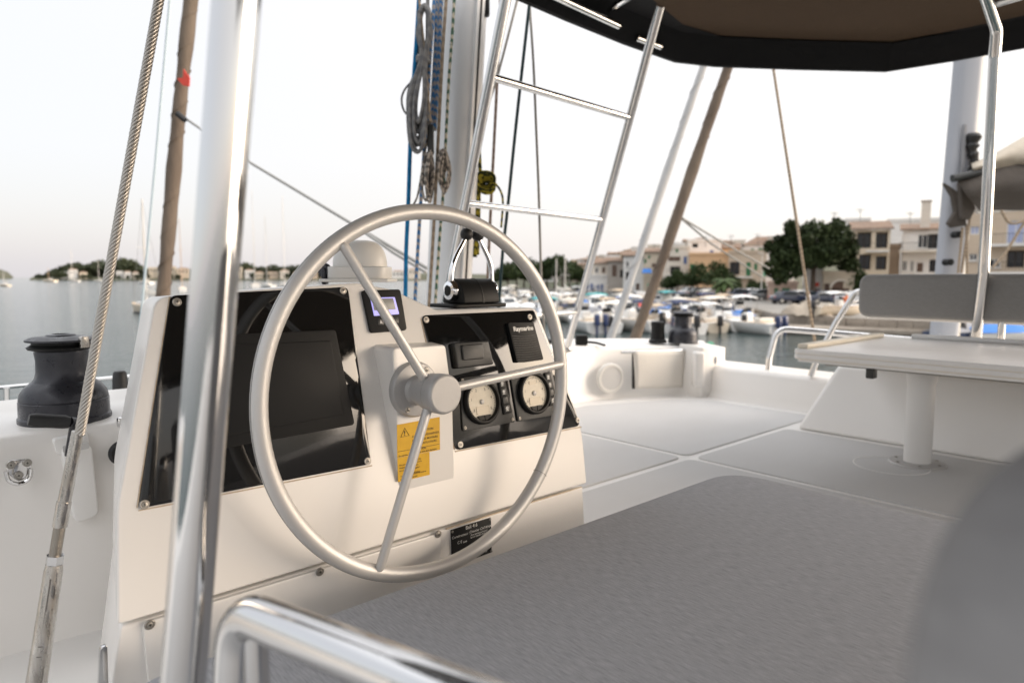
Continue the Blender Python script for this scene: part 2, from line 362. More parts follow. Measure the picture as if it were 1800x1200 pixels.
# left black panel
def plate(name, poly, off, th, m, parent, rad=.012, bev=.0012, fn=cp):
    f_ = fillet([fn(u, v, off+th) for u, v in poly], rad, 5); n = fn(600, 600, 1)-fn(600, 600, 0)
    nn = CN if fn is cp else -FX
    return O(name, prism(f_, -nn*th, bev=bev, seg=2), m, parent)
lpan = plate('display_panel', [(300, 519), (612, 504), (653, 815), (243, 894)], 0, .004, 'acrylic', console, .014)
for q in ((311, 531), (603, 511), (646, 810), (254, 886)): screw(cp(*q, .004), CN, lpan)
cov = plate('display_cover', [(392, 588), (590, 579), (624, 746), (372, 792)], .004, .012, 'plastic', lpan, .008, .003)
plate('cover_lid', [(404, 606), (582, 598), (606, 728), (388, 768)], .016, .004, 'plastic', lpan, .008, .003)
# instrument panel on the right
rpan = plate('instrument_panel', [(741, 554), (939, 545), (1021, 748), (802, 791)], 0, .004, 'acrylic', console, .014)
for q in ((749, 562), (931, 557), (1015, 738), (809, 781)): screw(cp(*q, .004), CN, rpan)
plate('pilot_cover', [(798, 602), (859, 598), (869, 640), (805, 647)], .004, .020, 'plastic_grey', rpan, .006, .004)
plate('cover_grip', [(812, 606), (850, 603), (852, 630), (815, 633)], .024, .006, 'plastic_grey', rpan, .006, .003)
spk = plate('speaker', [(893, 567), (938, 566), (956, 632), (909, 637)], .004, .010, 'plastic', rpan, .006, .002)
def rib_bm():
    bm = bmesh.new()
    for k in range(16):
        t = (k+1.2)/17; a = cp(893+(909-893)*t+2.6, 567+70*t+2, .0142); b = cp(938+(956-938)*t-2.6, 566+66*t+2, .0142)
        if k < 4: continue
        mid = (a+b)/2+CT*-.0025
        add_tube(bm, curve_pts([a, mid, b], 4), .0008, 5)
    return bm
O('grille_rib', rib_bm(), 'plastic_grey', rpan, kind='stuff')
a, b = cp(903, 582, .0146), cp(936, 580.5, .0146)
text('lettering', 'Raymarine', .0165, a, SX, CT, 'paint_white', rpan, bold=.0006, sx=(b-a).length/.0665)
def clerp(poly, s, t):                 # bilinear inside a pixel quad
    (a, b, c, d) = poly
    return (a[0]*(1-s)*(1-t)+b[0]*s*(1-t)+c[0]*s*t+d[0]*(1-s)*t, a[1]*(1-s)*(1-t)+b[1]*s*(1-t)+c[1]*s*t+d[1]*(1-s)*t)
def gauge(poly, cpx, strip, labelled):
    gp = plate('gauge_panel', poly, .004, .006, 'plastic_grey', console, .006, .0015)
    c = cp(*cpx, .010); R0 = .052
    O('gauge_bezel', lathe([(R0+.004, 0), (R0+.004, .010), (R0, .014), (R0-.004, .014), (R0-.006, .006), (R0-.006, 0)], c, CN, 48), 'plastic', gp)
    O('gauge_dial', lathe([(R0-.0062, 0), (R0-.0062, .004), (0, .004)], c, CN, 48), 'dial', gp)
    z = c+CN*.0046
    bm = bmesh.new()
    for k in range(31):
        an = math.radians(215-k*250/30); d = SX*math.cos(an)+CT*math.sin(an); L_ = .006 if k % 5 == 0 else .0035
        add_box(bm, z+d*(R0-.0085-L_/2), L_, .0007, .0006, (d, CN.cross(d), CN))
    O('tick', bm, 'ink', gp, kind='stuff')
    for k in range(6):
        an = math.radians(215-k*50); d = SX*math.cos(an)+CT*math.sin(an)
        text('numeral', str(k), .0095, z+d*(R0-.0195)-CT*.0033+CN*.0002, SX, CT, 'ink', gp, 'CENTER')
    O('dial_hub', lathe([(.006, 0), (.006, .002), (.004, .003), (0, .003)], z, CN, 20), 'alu_grey', gp)
    lc = z-CT*.020
    O('lcd_window', box(lc, .040, .019, .0012, 0, 1, (SX, CT, CN)), 'lcd', gp)
    for s in (-1, 1):
        O('gauge_button', prism(fillet([z-CT*.0335+SX*(s*.0012)+CN*.004, z-CT*.0335+SX*(s*.0225)+CN*.004, z-CT*.0425+SX*(s*.015)+CN*.004, z-CT*.0465+SX*(s*.0012)+CN*.004], .002), -CN*.004), 'plastic', gp)
    if not labelled:
        O('dial_window', box(z+CT*.028, .026, .009, .0008, 0, 1, (SX, CT, CN)), 'lcd', gp)
    sp = plate('switch_strip', strip, .010, .004, 'plastic', gp, .003, .001)
    for k in range(4):
        q = [clerp(strip, s, t) for s, t in ((.18, .06+k*.235), (.82, .06+k*.235), (.82, .24+k*.235), (.18, .24+k*.235))]
        plate('switch_button', q, .014, .002, 'plastic_grey', gp, .001, .0005)
        if k != 2:
            cc = cp(*clerp(strip, .5, .145+k*.235), .0164)
            O('switch_symbol', lathe([(.0042, 0), (.0042, .0004), (.0028, .0004), (.0028, 0)], cc+CT*.001, CN, 14), 'paint_white', gp)
            O('switch_mark', box(cc-CT*.0048, .008, .0018, .0004, 0, 1, (SX, CT, CN)), 'paint_white', gp)
    for s, t in ((.04, .94), (.95, .94), (.95, .05), (.05, .05)):
        screw(cp(*clerp(poly, s, t), .010), CN, gp, .0042)
    return gp
gauge([(809, 664), (884, 656), (907, 741), (814, 758)], (845, 706), [(875, 666), (887, 664), (901, 725), (886, 729)], True)
gauge([(896, 653), (969, 645), (989, 727), (911, 741)], (937, 691), [(957, 655), (967, 653), (981, 710), (967, 714)], False)
# small tank display
td = plate('tank_display', [(636, 510), (704, 508), (716, 580), (652, 585)], 0, .008, 'plastic', console, .008, .002)
plate('screen_surround', [(651, 523), (694, 522), (702, 552), (658, 555)], .008, .002, 'backlight', td, .002, .0004)
plate('screen', [(654, 525), (691, 524), (696, 543.5), (658, 545.5)], .010, .0006, 'lcd_grey', td, .001, .0002)
text('digits', '2.', .016, cp(666, 541.5, .0112), SX, CT, 'ink', td)
for k, q in enumerate(((669, 565), (682, 564), (695, 562.5))):
    c = cp(*q, .008)
    O('display_button', box(c, .017, .016, .003, .002, 2, (SX, CT, CN)), 'plastic_grey', td)
    if k == 0: O('arrow', prism([c+CN*.0022+SX*-.003-CT*.004, c+CN*.0022+SX*.003-CT*.004, c+CN*.0022+CT*.004], -CN*.0005), 'paint_white', td)
    if k == 1: O('dot', lathe([(.0034, 0), (.0034, .0005), (0, .0005)], c+CN*.0016, CN, 14), 'paint_white', td)
# yellow warning stickers
stk = O('warning_sticker', prism([pp(698, 746.5, .001), pp(773, 732.5, .001), pp(773.5, 790, .001), pp(698.5, 804.5, .001)], (0, .0009, 0)), 'sticker', console)
stk2 = O('warning_sticker', prism([pp(698.5, 805, .001), pp(755, 794, .001), pp(755.5, 834, .001), pp(700, 847, .001)], (0, .0009, 0)), 'sticker', console)
def st(u, v, body, size, align='LEFT', par=stk): return text('lettering', body, size, pp(u, v, .0014), SX, ZZ, 'ink', par, align, bold=.00005)
st(748, 756.5, 'ATTENTION', .0078, 'CENTER')
st(724, 769.3, 'AVANT DE DÉCHARGER', .0068); st(724.5, 776.3, 'COUPER LES MOTEURS', .0068); st(725.5, 783.2, 'ET LES VENTILATEURS.', .0066)
O('rule', prism([pp(699, 793.6, .0014), pp(773, 779.6, .0014), pp(773, 780.2, .0014), pp(699, 794.2, .0014)], (0, .0004, 0)), 'ink', stk)
st(738, 790.0, 'ATTENTION', .0062, 'CENTER'); st(701, 803.0, 'En marche, l\'échelle de bain doit être déployée', .0054)
st(730, 809, 'ATTENTION', .0055, 'CENTER', stk2); st(702, 819, 'Ne pas naviguer avec seul le', .0052, par=stk2); st(702, 824, 'moteur quand la cuisine', .0052, par=stk2); st(702, 829, 'est ouverte, pas engagée !', .0052, par=stk2)
st(730, 831, 'WARNING', .0055, 'CENTER', stk2); st(704, 838.5, 'Do not engage thrust if in reverse', .0050, par=stk2); st(704, 843.5, 'propeller not engaged', .0050, par=stk2)
tri = [pp(711.5, 752, .0014), pp(719.5, 765, .0014), pp(704.5, 768, .0014)]
bm = bmesh.new(); add_tube(bm, tri, .0006, 5, closed=True); O('warning_triangle', bm, 'ink', stk)
text('lettering', '!', .015, pp(711.6, 765, .0016), SX, ZZ, 'ink', stk, 'CENTER', bold=.0004)
# builder's plate
npl = plate('name_plate', [(793, 931), (863, 909), (864.5, 970), (795, 996)], -.010, .0025, 'plate', console, .002, .0004, lp)
def nt_(u, v, body, size, align='LEFT'): return text('lettering', body, size, lp(u, v, -.0070), SX, ZZ, 'paint_white', npl, align)
nt_(829, 927.2, 'Bali 4.6', .0125, 'CENTER'); nt_(794.5, 947.5, 'Constructeur :', .0088); nt_(825.5, 937, 'Chantier CATANA', .0086)
nt_(827, 941.5, 'Zone technique du port', .0055); nt_(827, 946, '66140 CANET FRANCE', .0055); nt_(804, 956, 'C E', .0095); nt_(814, 954, '0609', .0058)
for u, v, s in ((812, 984, '8'), (824, 980, '12'), (836, 976, '16'), (845, 973, '24'), (853, 970.5, '38')): nt_(u, v, s, .0062)
nt_(857, 957, 'kg', .005)
for q in ((795, 934), (861, 912), (863, 968), (797, 993)): screw(lp(*q, -.0078), -FX, npl, .003)
# aged sealant round the panels and along the seam
bm = bmesh.new(); add_tube(bm, [cp(*q, .0005) for q in ((800, 793), (1022, 750))], .0016, 6); add_tube(bm, [cp(*q, .0005) for q in ((740, 560), (757, 640), (799, 790))], .0013, 6); add_tube(bm, [cp(*q, .0005) for q in ((243, 897), (654, 818))], .0012, 6); add_tube(bm, [cp(*q, .0005) for q in ((298, 522), (241, 892))], .0014, 6)
za = cp(620, 973)
add_tube(bm, [V((lp(788, 928).x, LOW_F+.009, f0[0].z)), V((lp(880, 900).x, LOW_F+.009, f0[0].z*.4+f0[1].z*.6)), V((f0[1].x-.01, LOW_F+.009, f0[1].z))], .0022, 6)
O('sealant', bm, 'sealant', console)
# step moulding to the right of the console
O('console_step', prism(fillet([(1.36, 1.18, .07), (1.62, 1.18, .05), (1.62, 1.62, .05), (1.36, 1.62, .07)], .05), (0, 0, -.06), bev=.015), 'gelcoat_white', console)
O('kick_strip', prism(fillet([lp(176, 1140, .01), lp(189, 1132, .01), lp(191, 1215, .01), lp(172, 1222, .01)], .006), (0, .01, 0), bev=.002), 'steel', console)

# ================================================================== STEERING WHEEL
WC = V((.8407, 1.1745, .6050)); WN = V((-.0058, -.9996, .0271)).normalized()
E1 = ZZ.cross(WN).normalized(); E2 = WN.cross(E1)
wheel = T('steering_wheel', 'large satin silver three spoke steering wheel in front of the helm console', 'steering wheel', WC)
def circ(R0, off, n=120): return [WC+WN*off+E1*(R0*math.cos(2*math.pi*k/n))+E2*(R0*math.sin(2*math.pi*k/n)) for k in range(n)]
O('rim', tube(circ(.38, 0), .0160, 20, True), 'alu', wheel)
O('rim_seam', tube(circ(.38+(.0158)*math.cos(.15), (.0158)*math.sin(.15)), .0006, 4, True), 'seam', wheel)
ja = math.radians(-37.5); jd = E1*math.cos(ja)+E2*math.sin(ja); jt = WN.cross(jd)
jc = WC+jd*.38
O('rim_joint', tube([jc+(jd*math.cos(2*math.pi*k/24)+WN*math.sin(2*math.pi*k/24))*.0169 for k in range(24)], .0004, 4, True), 'seam', wheel)
for k in range(3):
    a = 2.17857+k*2*math.pi/3; d = E1*math.cos(a)+E2*math.sin(a)
    O('spoke', tube([WC+d*.02-WN*.012, WC+d*.366+WN*.0125, WC+d*.374+WN*.0125], [.0105, .0098, .006], 16), 'alu', wheel)
O('hub', lathe([(.030, -.086), (.030, -.05), (.034, -.046), (.034, -.020), (.041, -.016), (.041, .0), (.030, .002)], WC, WN, 40), 'alu_grey', wheel)
O('hub_cap', lathe([(.036, .001), (.0415, .002), (.0425, .006), (.0425, .028), (.0412, .0325), (.0392, .0352), (.0365, .0365), (.0355, .0365), (0, .0365)], WC, WN, 48), 'alu_grey', wheel)
fl = O('wheel_flange', lathe([(.062, -.089), (.062, -.080), (.058, -.074), (.046, -.071), (.034, -.070), (.030, -.060)], WC, WN, 48), 'alu_grey', wheel)
for k in (58, 238, 328):
    a = math.radians(k); screw(WC+(E1*math.cos(a)+E2*math.sin(a))*.049-WN*.0728, WN, fl, .0068)

# ================================================================== COMPASS, THROTTLE
cz = .838
cc = at(632, 486, 1.735); cc.z = cz
comp = T('compass', 'white domed compass housing on top of the helm console', 'compass', cc)
ax = (RT, HD, ZZ)
O('base_plate', box(cc+ZZ*.004, .168, .14, .008, .003, 2, ax), 'lens_white', comp)
O('case', prism(fillet([cc+RT*x+HD*y+ZZ*.008 for x, y in ((-.072, -.06), (.076, -.06), (.076, .06), (-.072, .06))], .03), ZZ*.030, bev=.003), 'lens_white', comp)
bm = bmesh.new(); n1 = 10; rows = []
for i in range(n1+1):                  # slightly boxy dome
    a = math.pi/2*i/n1; r_ = math.cos(a)**.62; h = .066*math.sin(a)**.9
    rows.append([bm.verts.new(cc+RT*(.068*r_*math.cos(t)+.002)+HD*(.056*r_*math.sin(t))+ZZ*(.0385+h)) for t in [2*math.pi*k/36 for k in range(36)]])
for a, b in zip(rows, rows[1:]):
    for k in range(36): bm.faces.new((a[k], a[(k+1) % 36], b[(k+1) % 36], b[k]))
bm.faces.new(rows[0]); bmesh.ops.remove_doubles(bm, verts=bm.verts, dist=1e-5)
O('dome', bm, 'lens_white', comp)
kp = at(571, 478, 1.70)
O('clamp', box(kp-ZZ*.010, .012, .03, .042, .004, 2, ax), 'winch_black', comp)
O('clamp_knob', lathe([(.017, -.006), (.019, 0), (.017, .007), (0, .008)], kp+ZZ*.004, (-RT*.5-HD*.8), 20), 'winch_black', comp)

tz = .768; tcn = at(833, 536, 1.87); tcn.z = tz
thr = T('throttle_control', 'black twin engine throttle with chrome levers and ball knobs on the console', 'throttle', tcn)
O('base_plate', prism(fillet([tcn+SX*a+FX*b+ZZ*.001 for a, b in ((-.10, -.045), (.085, -.045), (.085, .075), (-.10, .075))], .015), ZZ*.010, bev=.003), 'plastic', thr)
hp = []
for k in range(17):
    a = math.pi*k/16; hp.append((math.cos(a)*.048, .012+math.sin(a)*.066))
O('housing', prism([tcn+SX*-.062+FX*(y+.012)+ZZ*z for y, z in hp], SX*.125, bev=.004), 'plastic', thr)
O('housing_band', prism([tcn+SX*.004+FX*(y*1.02+.012)+ZZ*(z*1.015) for y, z in hp], SX*.003), 'rubber', thr)
for sgn, kx in ((-1, -.066), (1, .067)):
    hc = tcn+SX*kx+FX*.012+ZZ*.046
    O('lever_disc', lathe([(.028, 0), (.028, .010), (.024, .016), (.015, .018), (.013, .014), (0, .014)], hc-SX*(sgn*.004), SX*sgn, 32), 'chrome', thr)
    O('disc_cap', lathe([(.0125, 0), (.0125, .003), (.006, .004), (0, .004)], hc+SX*(sgn*.011), SX*sgn, 20), 'plastic', thr)
    s = -sgn
    pts = [hc+SX*(sgn*.004), hc+ZZ*.05+SX*(sgn*.003)-FX*.004, hc+ZZ*.085+SX*(s*.008)-FX*.006, hc+ZZ*.125+SX*(s*.033)-FX*.006, hc+ZZ*.141+SX*(s*.043)-FX*.006]
    lv = O('lever', tube(curve_pts(pts, 6), [.0085-.0028*k/24 for k in range(25)], 14), 'chrome', thr)
    O('knob', lathe([(.0001, -.017)]+[(.0175*math.cos(t), .0175*math.sin(t)) for t in [math.pi*(k/12-.5) for k in range(1, 12)]]+[(.0001, .0175)], pts[-1]+ZZ*.010+SX*(s*.004), ZZ, 24), 'rubber', thr)

# ================================================================== WINCHES
def winch(loc, sc_, label, jaw=True, group=None):
    t = T('winch', label, 'winch', loc, 0, group); s = sc_; o = V(loc)
    O('winch_base', lathe([(.100, 0), (.100, .012), (.097, .016), (.097, .050), (.095, .054), (.096, .057), (.092, .072), (.080, .086), (.066, .096)], o, ZZ, 48).copy() if False else lathe([(.100*s, 0), (.100*s, .012*s), (.097*s, .016*s), (.0965*s, .052*s), (.0945*s, .054*s), (.0955*s, .056*s), (.092*s, .072*s), (.080*s, .088*s), (.067*s, .099*s)], o, ZZ, 48), 'winch_black', t)
    O('drum', lathe([(.067*s, .098*s), (.060*s, .108*s), (.0565*s, .122*s), (.0555*s, .150*s), (.058*s, .170*s), (.056*s, .176*s)], o, ZZ, 48), 'winch_black', t)
    O('jaw_ring', lathe([(.056*s, .174*s), (.070*s, .178*s), (.073*s, .183*s), (.062*s, .190*s), (.062*s, .196*s)], o, ZZ, 48), 'plastic', t)
    O('winch_cap', lathe([(.062*s, .195*s), (.075*s, .197*s), (.0755*s, .2015*s), (.066*s, .2065*s), (.034*s, .2095*s), (.030*s, .213*s), (.020*s, .214*s), (.016*s, .209*s), (0, .209*s)], o, ZZ, 48), 'winch_black', t)
    if jaw:
        d = (RT*.93-HD*.3).normalized(); q = o+d*(.074*s)+ZZ*(.196*s)
        O('stripper_arm', box(q, .012*s, .022*s, .028*s, .003, 2, (d, ZZ.cross(d), ZZ)), 'steel_worn', t)
    return t
WL = at(116, 738, 1.71); WL.z = .49
winch(WL, 1.02, 'black winch on the left coaming beside the wire shroud')
WR = at(1200, 604, 5.05); WR.z = .367
winch(WR, 1.10, 'charcoal winch on the far coaming in front of the marina boats', False)
p = at(1156, 603, 5.05); p.z = .367
o_ = T('line_stopper', 'black flared bollard on the far coaming left of the winch', 'bollard', p)
O('bollard_base', lathe([(.066, 0), (.066, .018), (.052, .028), (.050, .06)], p, ZZ, 28), 'plastic', o_)
O('bollard_body', lathe([(.050, .055), (.048, .120), (.052, .128), (.052, .150), (.046, .156), (0, .156)], p, ZZ, 28), 'plastic', o_)
# winch handle in its pocket
def wl(u, v, f_=1.87): return pl(u, v, (0, f_, 0), FX)
pk = T('handle_pocket', 'white moulded winch handle pocket on the left coaming wall', 'handle pocket', wl(140, 850))
O('pocket_body', prism(fillet([wl(108, 786, 1.86), wl(161, 780, 1.86), wl(175, 905, 1.86), wl(132, 922, 1.86)], .02), (0, .06, 0), bev=.005), 'gelcoat_white', pk)
O('back_plate', prism(fillet([wl(93, 773, 1.885), wl(155, 760, 1.885), wl(158, 790, 1.885), wl(101, 800, 1.885)], .008), (0, .03, 0), bev=.003), 'gelcoat_white', pk)
O('pocket_opening', prism(fillet([wl(110, 784, 1.848), wl(157, 777, 1.848), wl(157, 788, 1.848), wl(111, 796, 1.848)], .004), (0, .004, 0)), 'grille', pk)
hd_ = T('winch_crank', 'black winch crank standing in the white pocket under the left winch', 'crank', wl(125, 800, 1.84))
O('grip', tube([wl(50, 737, 1.80), wl(60, 738, 1.80), wl(112, 741, 1.80), wl(122, 742, 1.80)], [.012, .0155, .0155, .013], 16), 'rubber', hd_)
O('arm', tube([wl(121, 741, 1.80), wl(130, 742, 1.81), wl(131, 750, 1.815), wl(122, 800, 1.83)], [.012, .013, .0105, .010], 12), 'winch_black', hd_)
# folding pad-eye
pe = T('pad_eye', 'polished folding pad eye screwed to the left coaming wall', 'pad eye', wl(33, 828))
O('eye_plate', prism(fillet([wl(9, 810, 1.853), wl(56, 806, 1.853), wl(56, 826, 1.853), wl(36, 850, 1.853), wl(13, 832, 1.853)], .02), (0, .012, 0), bev=.003), 'steel', pe)
O('ring', tube(fillet([wl(10, 828, 1.846), wl(14, 846, 1.846), wl(34, 852, 1.846), wl(53, 842, 1.846), wl(55, 824, 1.846)], .03, 5, False), .0045, 10), 'steel', pe)
for q in ((19, 817), (48, 813), (33, 835)): screw(wl(*q, 1.851), -FX, pe, .009)
q = wl(214, 795, 1.862)
O('rope_port', lathe([(.030, 0), (.030, .006), (.024, .010), (.022, .003), (0, .003)], q, -FX, 28), 'rubber', None, 'black round rope port in the coaming wall beside the console', 'rope port')
O('snap_hook', box(wl(212, 742, 1.86), .016, .016, .026, .005, 2), 'steel', None, 'small steel eye on the coaming edge behind the console', 'eye fitting')
# lifeline seen behind the left winch
ll = T('lifeline_rail', 'thin steel lifeline with stanchion behind the left winch', 'rail', at(12, 705, 3.0))
O('rail', tube([at(-160, 692, 2.9), at(0, 681, 3.0), at(262, 658, 3.2)], .008, 10), 'steel', ll)
O('stanchion', tube([at(11, 682, 3.0), at(13, 760, 3.0), at(14, 900, 3.0)], .012, 10), 'steel', ll)
o_ = T('deck_fitting', 'small black capped fitting on the left coaming near the console', 'deck fitting', at(211, 672, 2.35))
O('cap', lathe([(.026, -.05), (.024, .0), (.021, .026), (.016, .032), (0, .032)], at(211, 668, 2.35), ZZ, 20), 'rubber', o_)

# ================================================================== SHROUD WIRE WITH TURNBUCKLE
W0, W1 = at(287, -40, 1.20), at(140, 764, 1.12)
shr = T('wire_shroud', 'twisted stainless wire shroud with turnbuckle crossing the left edge', 'wire shroud', at(60, 1200, 1.08))
D = (W1-W0); Lw = D.length; d = D.normalized(); x, y, _ = frame_of(d)
Ltop = 1.3; start = W0-d*Ltop
bm = bmesh.new(); NS = 8; Rw = .0060; n = 760
for s in range(NS):
    pts = []
    for k in range(n+1):
        h = (Lw+Ltop)*k/n; a = 2*math.pi*(s/NS)+h/.060*2*math.pi
        pts.append(start+d*h+(x*math.cos(a)+y*math.sin(a))*Rw)
    add_tube(bm, pts, .00215, 7, False)
O('strand', bm, 'wire', shr, kind='stuff', smooth=60)
O('wire_core', tube([start, W1], .0052, 10), 'seam', shr)
def seg(u0, v0, y0, u1, v1, y1, r0, r1, name, m, n=14):
    O(name, tube([at(u0, v0, y0), at(u1, v1, y1)], [r0, r1], n), m, shr)
seg(137, 758, 1.122, 113, 882, 1.112, .0092, .0100, 'swage_terminal', 'steel_worn')
seg(113, 881, 1.112, 105, 925, 1.108, .0112, .0112, 'swage_collar', 'steel_worn')
seg(105, 924, 1.108, 96, 980, 1.103, .0090, .0090, 'thread', 'steel_thread')
seg(97.5, 975, 1.103, 95.5, 990, 1.102, .0135, .0135, 'lock_nut', 'steel', 6)
p0, p1 = at(95.5, 991, 1.102), at(55, 1260, 1.075); dd = (p1-p0).normalized(); x, y, _ = frame_of(dd)
bm = bmesh.new(); add_tube(bm, [p0, p0+dd*.012, p1], [.0125, .0140, .0165], 20); O('turnbuckle_body', bm, 'steel_worn', shr)
bm = bmesh.new(); vdir = (CAM-p0).normalized(); sdir = dd.cross(vdir).normalized(); vdir = sdir.cross(dd).normalized()
add_box(bm, p0+dd*.075+vdir*.0139+sdir*.002, .0022, .0012, .11, (sdir, vdir, dd)); add_box(bm, p0+dd*.132+vdir*.0145+sdir*.002, .007, .002, .0012, (sdir, vdir, dd)); add_box(bm, p0+dd*.149+vdir*.0145+sdir*.002, .007, .002, .0012, (sdir, vdir, dd))
O('body_slot', bm, 'seam', shr)
O('lower_rod', tube([p1, p1+dd*.16], [.010, .010], 12), 'steel_worn', shr)
O('chain_plate', box(p1+dd*.18, .03, .012, .08, .004), 'steel_worn', shr)

# ================================================================== BIMINI TOP AND ITS FRAME
BZ = 2.15
edge_px = [(915, -2), (1000, 35), (1100, 76), (1190, 108), (1260, 116), (1400, 121), (1560, 125), (1680, 106), (1800, 84)]
ed = [atz(u, v, BZ) for u, v in edge_px]
outer = [V((-.8, -4.2, BZ)), V((-.8, 1.7, BZ)), V((-.4, 2.25, BZ)), V((.6, 2.40, BZ))]+ed+[V((ed[-1].x+.05, .2, BZ)), V((ed[-1].x+.05, -1.2, BZ)), V((ed[-1].x, -4.2, BZ))]
cen = V((1.9, -1.0, BZ))
bim = T('bimini', 'black and brown canvas bimini top stretched over the flybridge', 'bimini', (1.7, 0, 0))
def ring(k, dz): return [cen+(p-cen)*k+ZZ*dz for p in outer]
r_out = ring(1.0, 0); r_top = ring(.985, .15); 
bm = bmesh.new()      # valance
add = lambda rg: [bm.verts.new(p) for p in rg]
A, B_, A2 = add(r_out), add(r_top), add(ring(1.008, 0)); B2 = add(ring(1.0, .165))
n = len(A)
for i in range(n):
    j = (i+1) % n
    bm.faces.new((A[i], A[j], B_[j], B_[i])); bm.faces.new((A2[i], B2[i], B2[j], A2[j])); bm.faces.new((A[i], A2[i], A2[j], A[j]))
O('valance', bm, 'canvas_black', bim)
inn_px = [(1040, -100), (1100, -48), (1150, 2), (1200, 43), (1250, 62), (1385, 69), (1572, 78), (1655, 58), (1800, 28)]
inn = [p.copy() for p in ring(.9, .16)]
for k, q in enumerate(inn_px): inn[4+k] = atz(*q, BZ+.16)
def irow(k, dz): return [V((cen.x+(p.x-cen.x)*k, cen.y+(p.y-cen.y)*k, BZ+dz)) for p in inn]
bm = bmesh.new(); rows = [[bm.verts.new(p) for p in r_top], [bm.verts.new(p) for p in irow(1.0, .16)]]
for i in range(n): bm.faces.new((rows[0][i], rows[0][(i+1) % n], rows[1][(i+1) % n], rows[1][i]))
O('border', bm, 'canvas_black', bim)
bm = bmesh.new(); rows = [[bm.verts.new(p) for p in irow(k, dz)] for k, dz in ((1.0, .1602), (.8, .20), (.5, .235), (.25, .25))]
for a, b in zip(rows, rows[1:]):
    for i in range(n): bm.faces.new((a[i], a[(i+1) % n], b[(i+1) % n], b[i]))
bm.faces.new(rows[-1]); O('canvas_panel', bm, 'canvas_brown', bim)
bm = bmesh.new(); rows = [[bm.verts.new(p) for p in ring(k, dz)] for k, dz in ((1.0, .165), (.8, .24), (.5, .28), (.25, .29))]
for a, b in zip(rows, rows[1:]):
    for i in range(n): bm.faces.new((a[i], a[(i+1) % n], b[(i+1) % n], b[i]))
bm.faces.new(rows[-1]); O('canvas_top', bm, 'canvas_black', bim)
def zt(u, v, z): return atz(u, v, z)
O('frame_tube', tube([zt(960, -14, 2.19), zt(1086, 45, 2.19)], .021, 14), 'steel', bim)
O('frame_tube', tube([zt(1118, 66, 2.19), zt(1160, 82, 2.19)], .021, 14), 'steel', bim)
O('frame_clip', tube([zt(1070, 20, 2.24), zt(1085, 8, 2.24), zt(1110, -8, 2.24)], [.012, .018, .018], 10), 'steel', bim)

guard = T('support_frame', 'stainless ladder shaped support frame between the bimini and the front coaming', 'support frame', (2.6, 2.6, .4))
RA, RB = at(1156, 28, 3.36), at(996, 615, 4.58)
def on_r(v):                      # point of the right leg at image row v
    lo, hi = -.5, 1.5
    for _ in range(50):
        m_ = (lo+hi)/2; P = RA.lerp(RB, m_); dd = P-CAM; vv = 600-F_PX*dd.dot(UP)/dd.dot(FW)
        if vv < v: lo = m_
        else: hi = m_
    return RA.lerp(RB, lo)
R1, R2 = on_r(207), on_r(386)
def left_of(P, u, v):             # same height as P on another sight line
    return atz(u, v, P.z)
L1, L2 = left_of(R1, 862, 135), left_of(R2, 818, 357)
ld = (L2-L1)
La, Lb = L1-ld*.95, L1+ld*2.15
O('leg', tube([RA+(RA-RB)*.02, RB], .0225, 18), 'steel', guard)
O('leg', tube([La, Lb], .0225, 18), 'steel', guard)
O('rung', tube([L1, R1], .0165, 14), 'steel', guard)
O('rung', tube([L2, R2], .0165, 14), 'steel', guard)
R3 = on_r(548); O('rung', tube([L1+ld*((R3.z-L1.z)/ld.z), R3], .017, 14), 'steel', guard)
O('foot_plate', lathe([(.045, -.01), (.045, .008), (.028, .016)], RB-ZZ*.0, ZZ, 20), 'steel', guard)
pb = T('cable_box', 'small black box with a cable beside the support frame foot', 'box', at(1022, 606, 4.75))
O('box_body', box(at(1022, 597, 4.8), .085, .08, .07, .01, 2, ax), 'plastic', pb)
O('box_body', box(at(970, 602, 4.85), .10, .08, .05, .012, 2, ax), 'rubber', pb)
O('cable', tube(curve_pts([at(1022, 601, 4.8), at(1045, 602, 4.8), at(1064, 607, 4.75)], 6), .009, 8), 'rubber', pb)

# near port-side post of the bimini
P0, P1 = at(416, 0, .62), at(322, 1200, .62); dd = P1-P0
O('bimini_post', tube([P0-dd*1.75, P0-dd*1.0, P0, P1, P1+dd*.95], .0205, 40), 'steel', None, 'thick polished steel post close to the camera on the left', 'post')
# starboard post with the bend under the canvas
PR = [at(1748, 100, 3.45), at(1729, 478, 3.6), at(1714, 610, 3.66)]
s0 = at(1752, 52, 3.40); s1 = at(1728, -20, 3.2)
O('bimini_post', tube(fillet([at(1690, -110, 3.0), s1, s0, PR[0], PR[1], PR[2], PR[2]+(PR[2]-PR[1])*.8], .06, 4, False), .026, 18), 'steel', None, 'steel post with a bend below the bimini at the right behind the backrest', 'post')
O('frame_brace', tube([at(1742, 8, 3.3), at(1840, -22, 3.1)], .022, 12), 'steel', None, 'short steel brace under the canvas at the top right corner', 'brace')

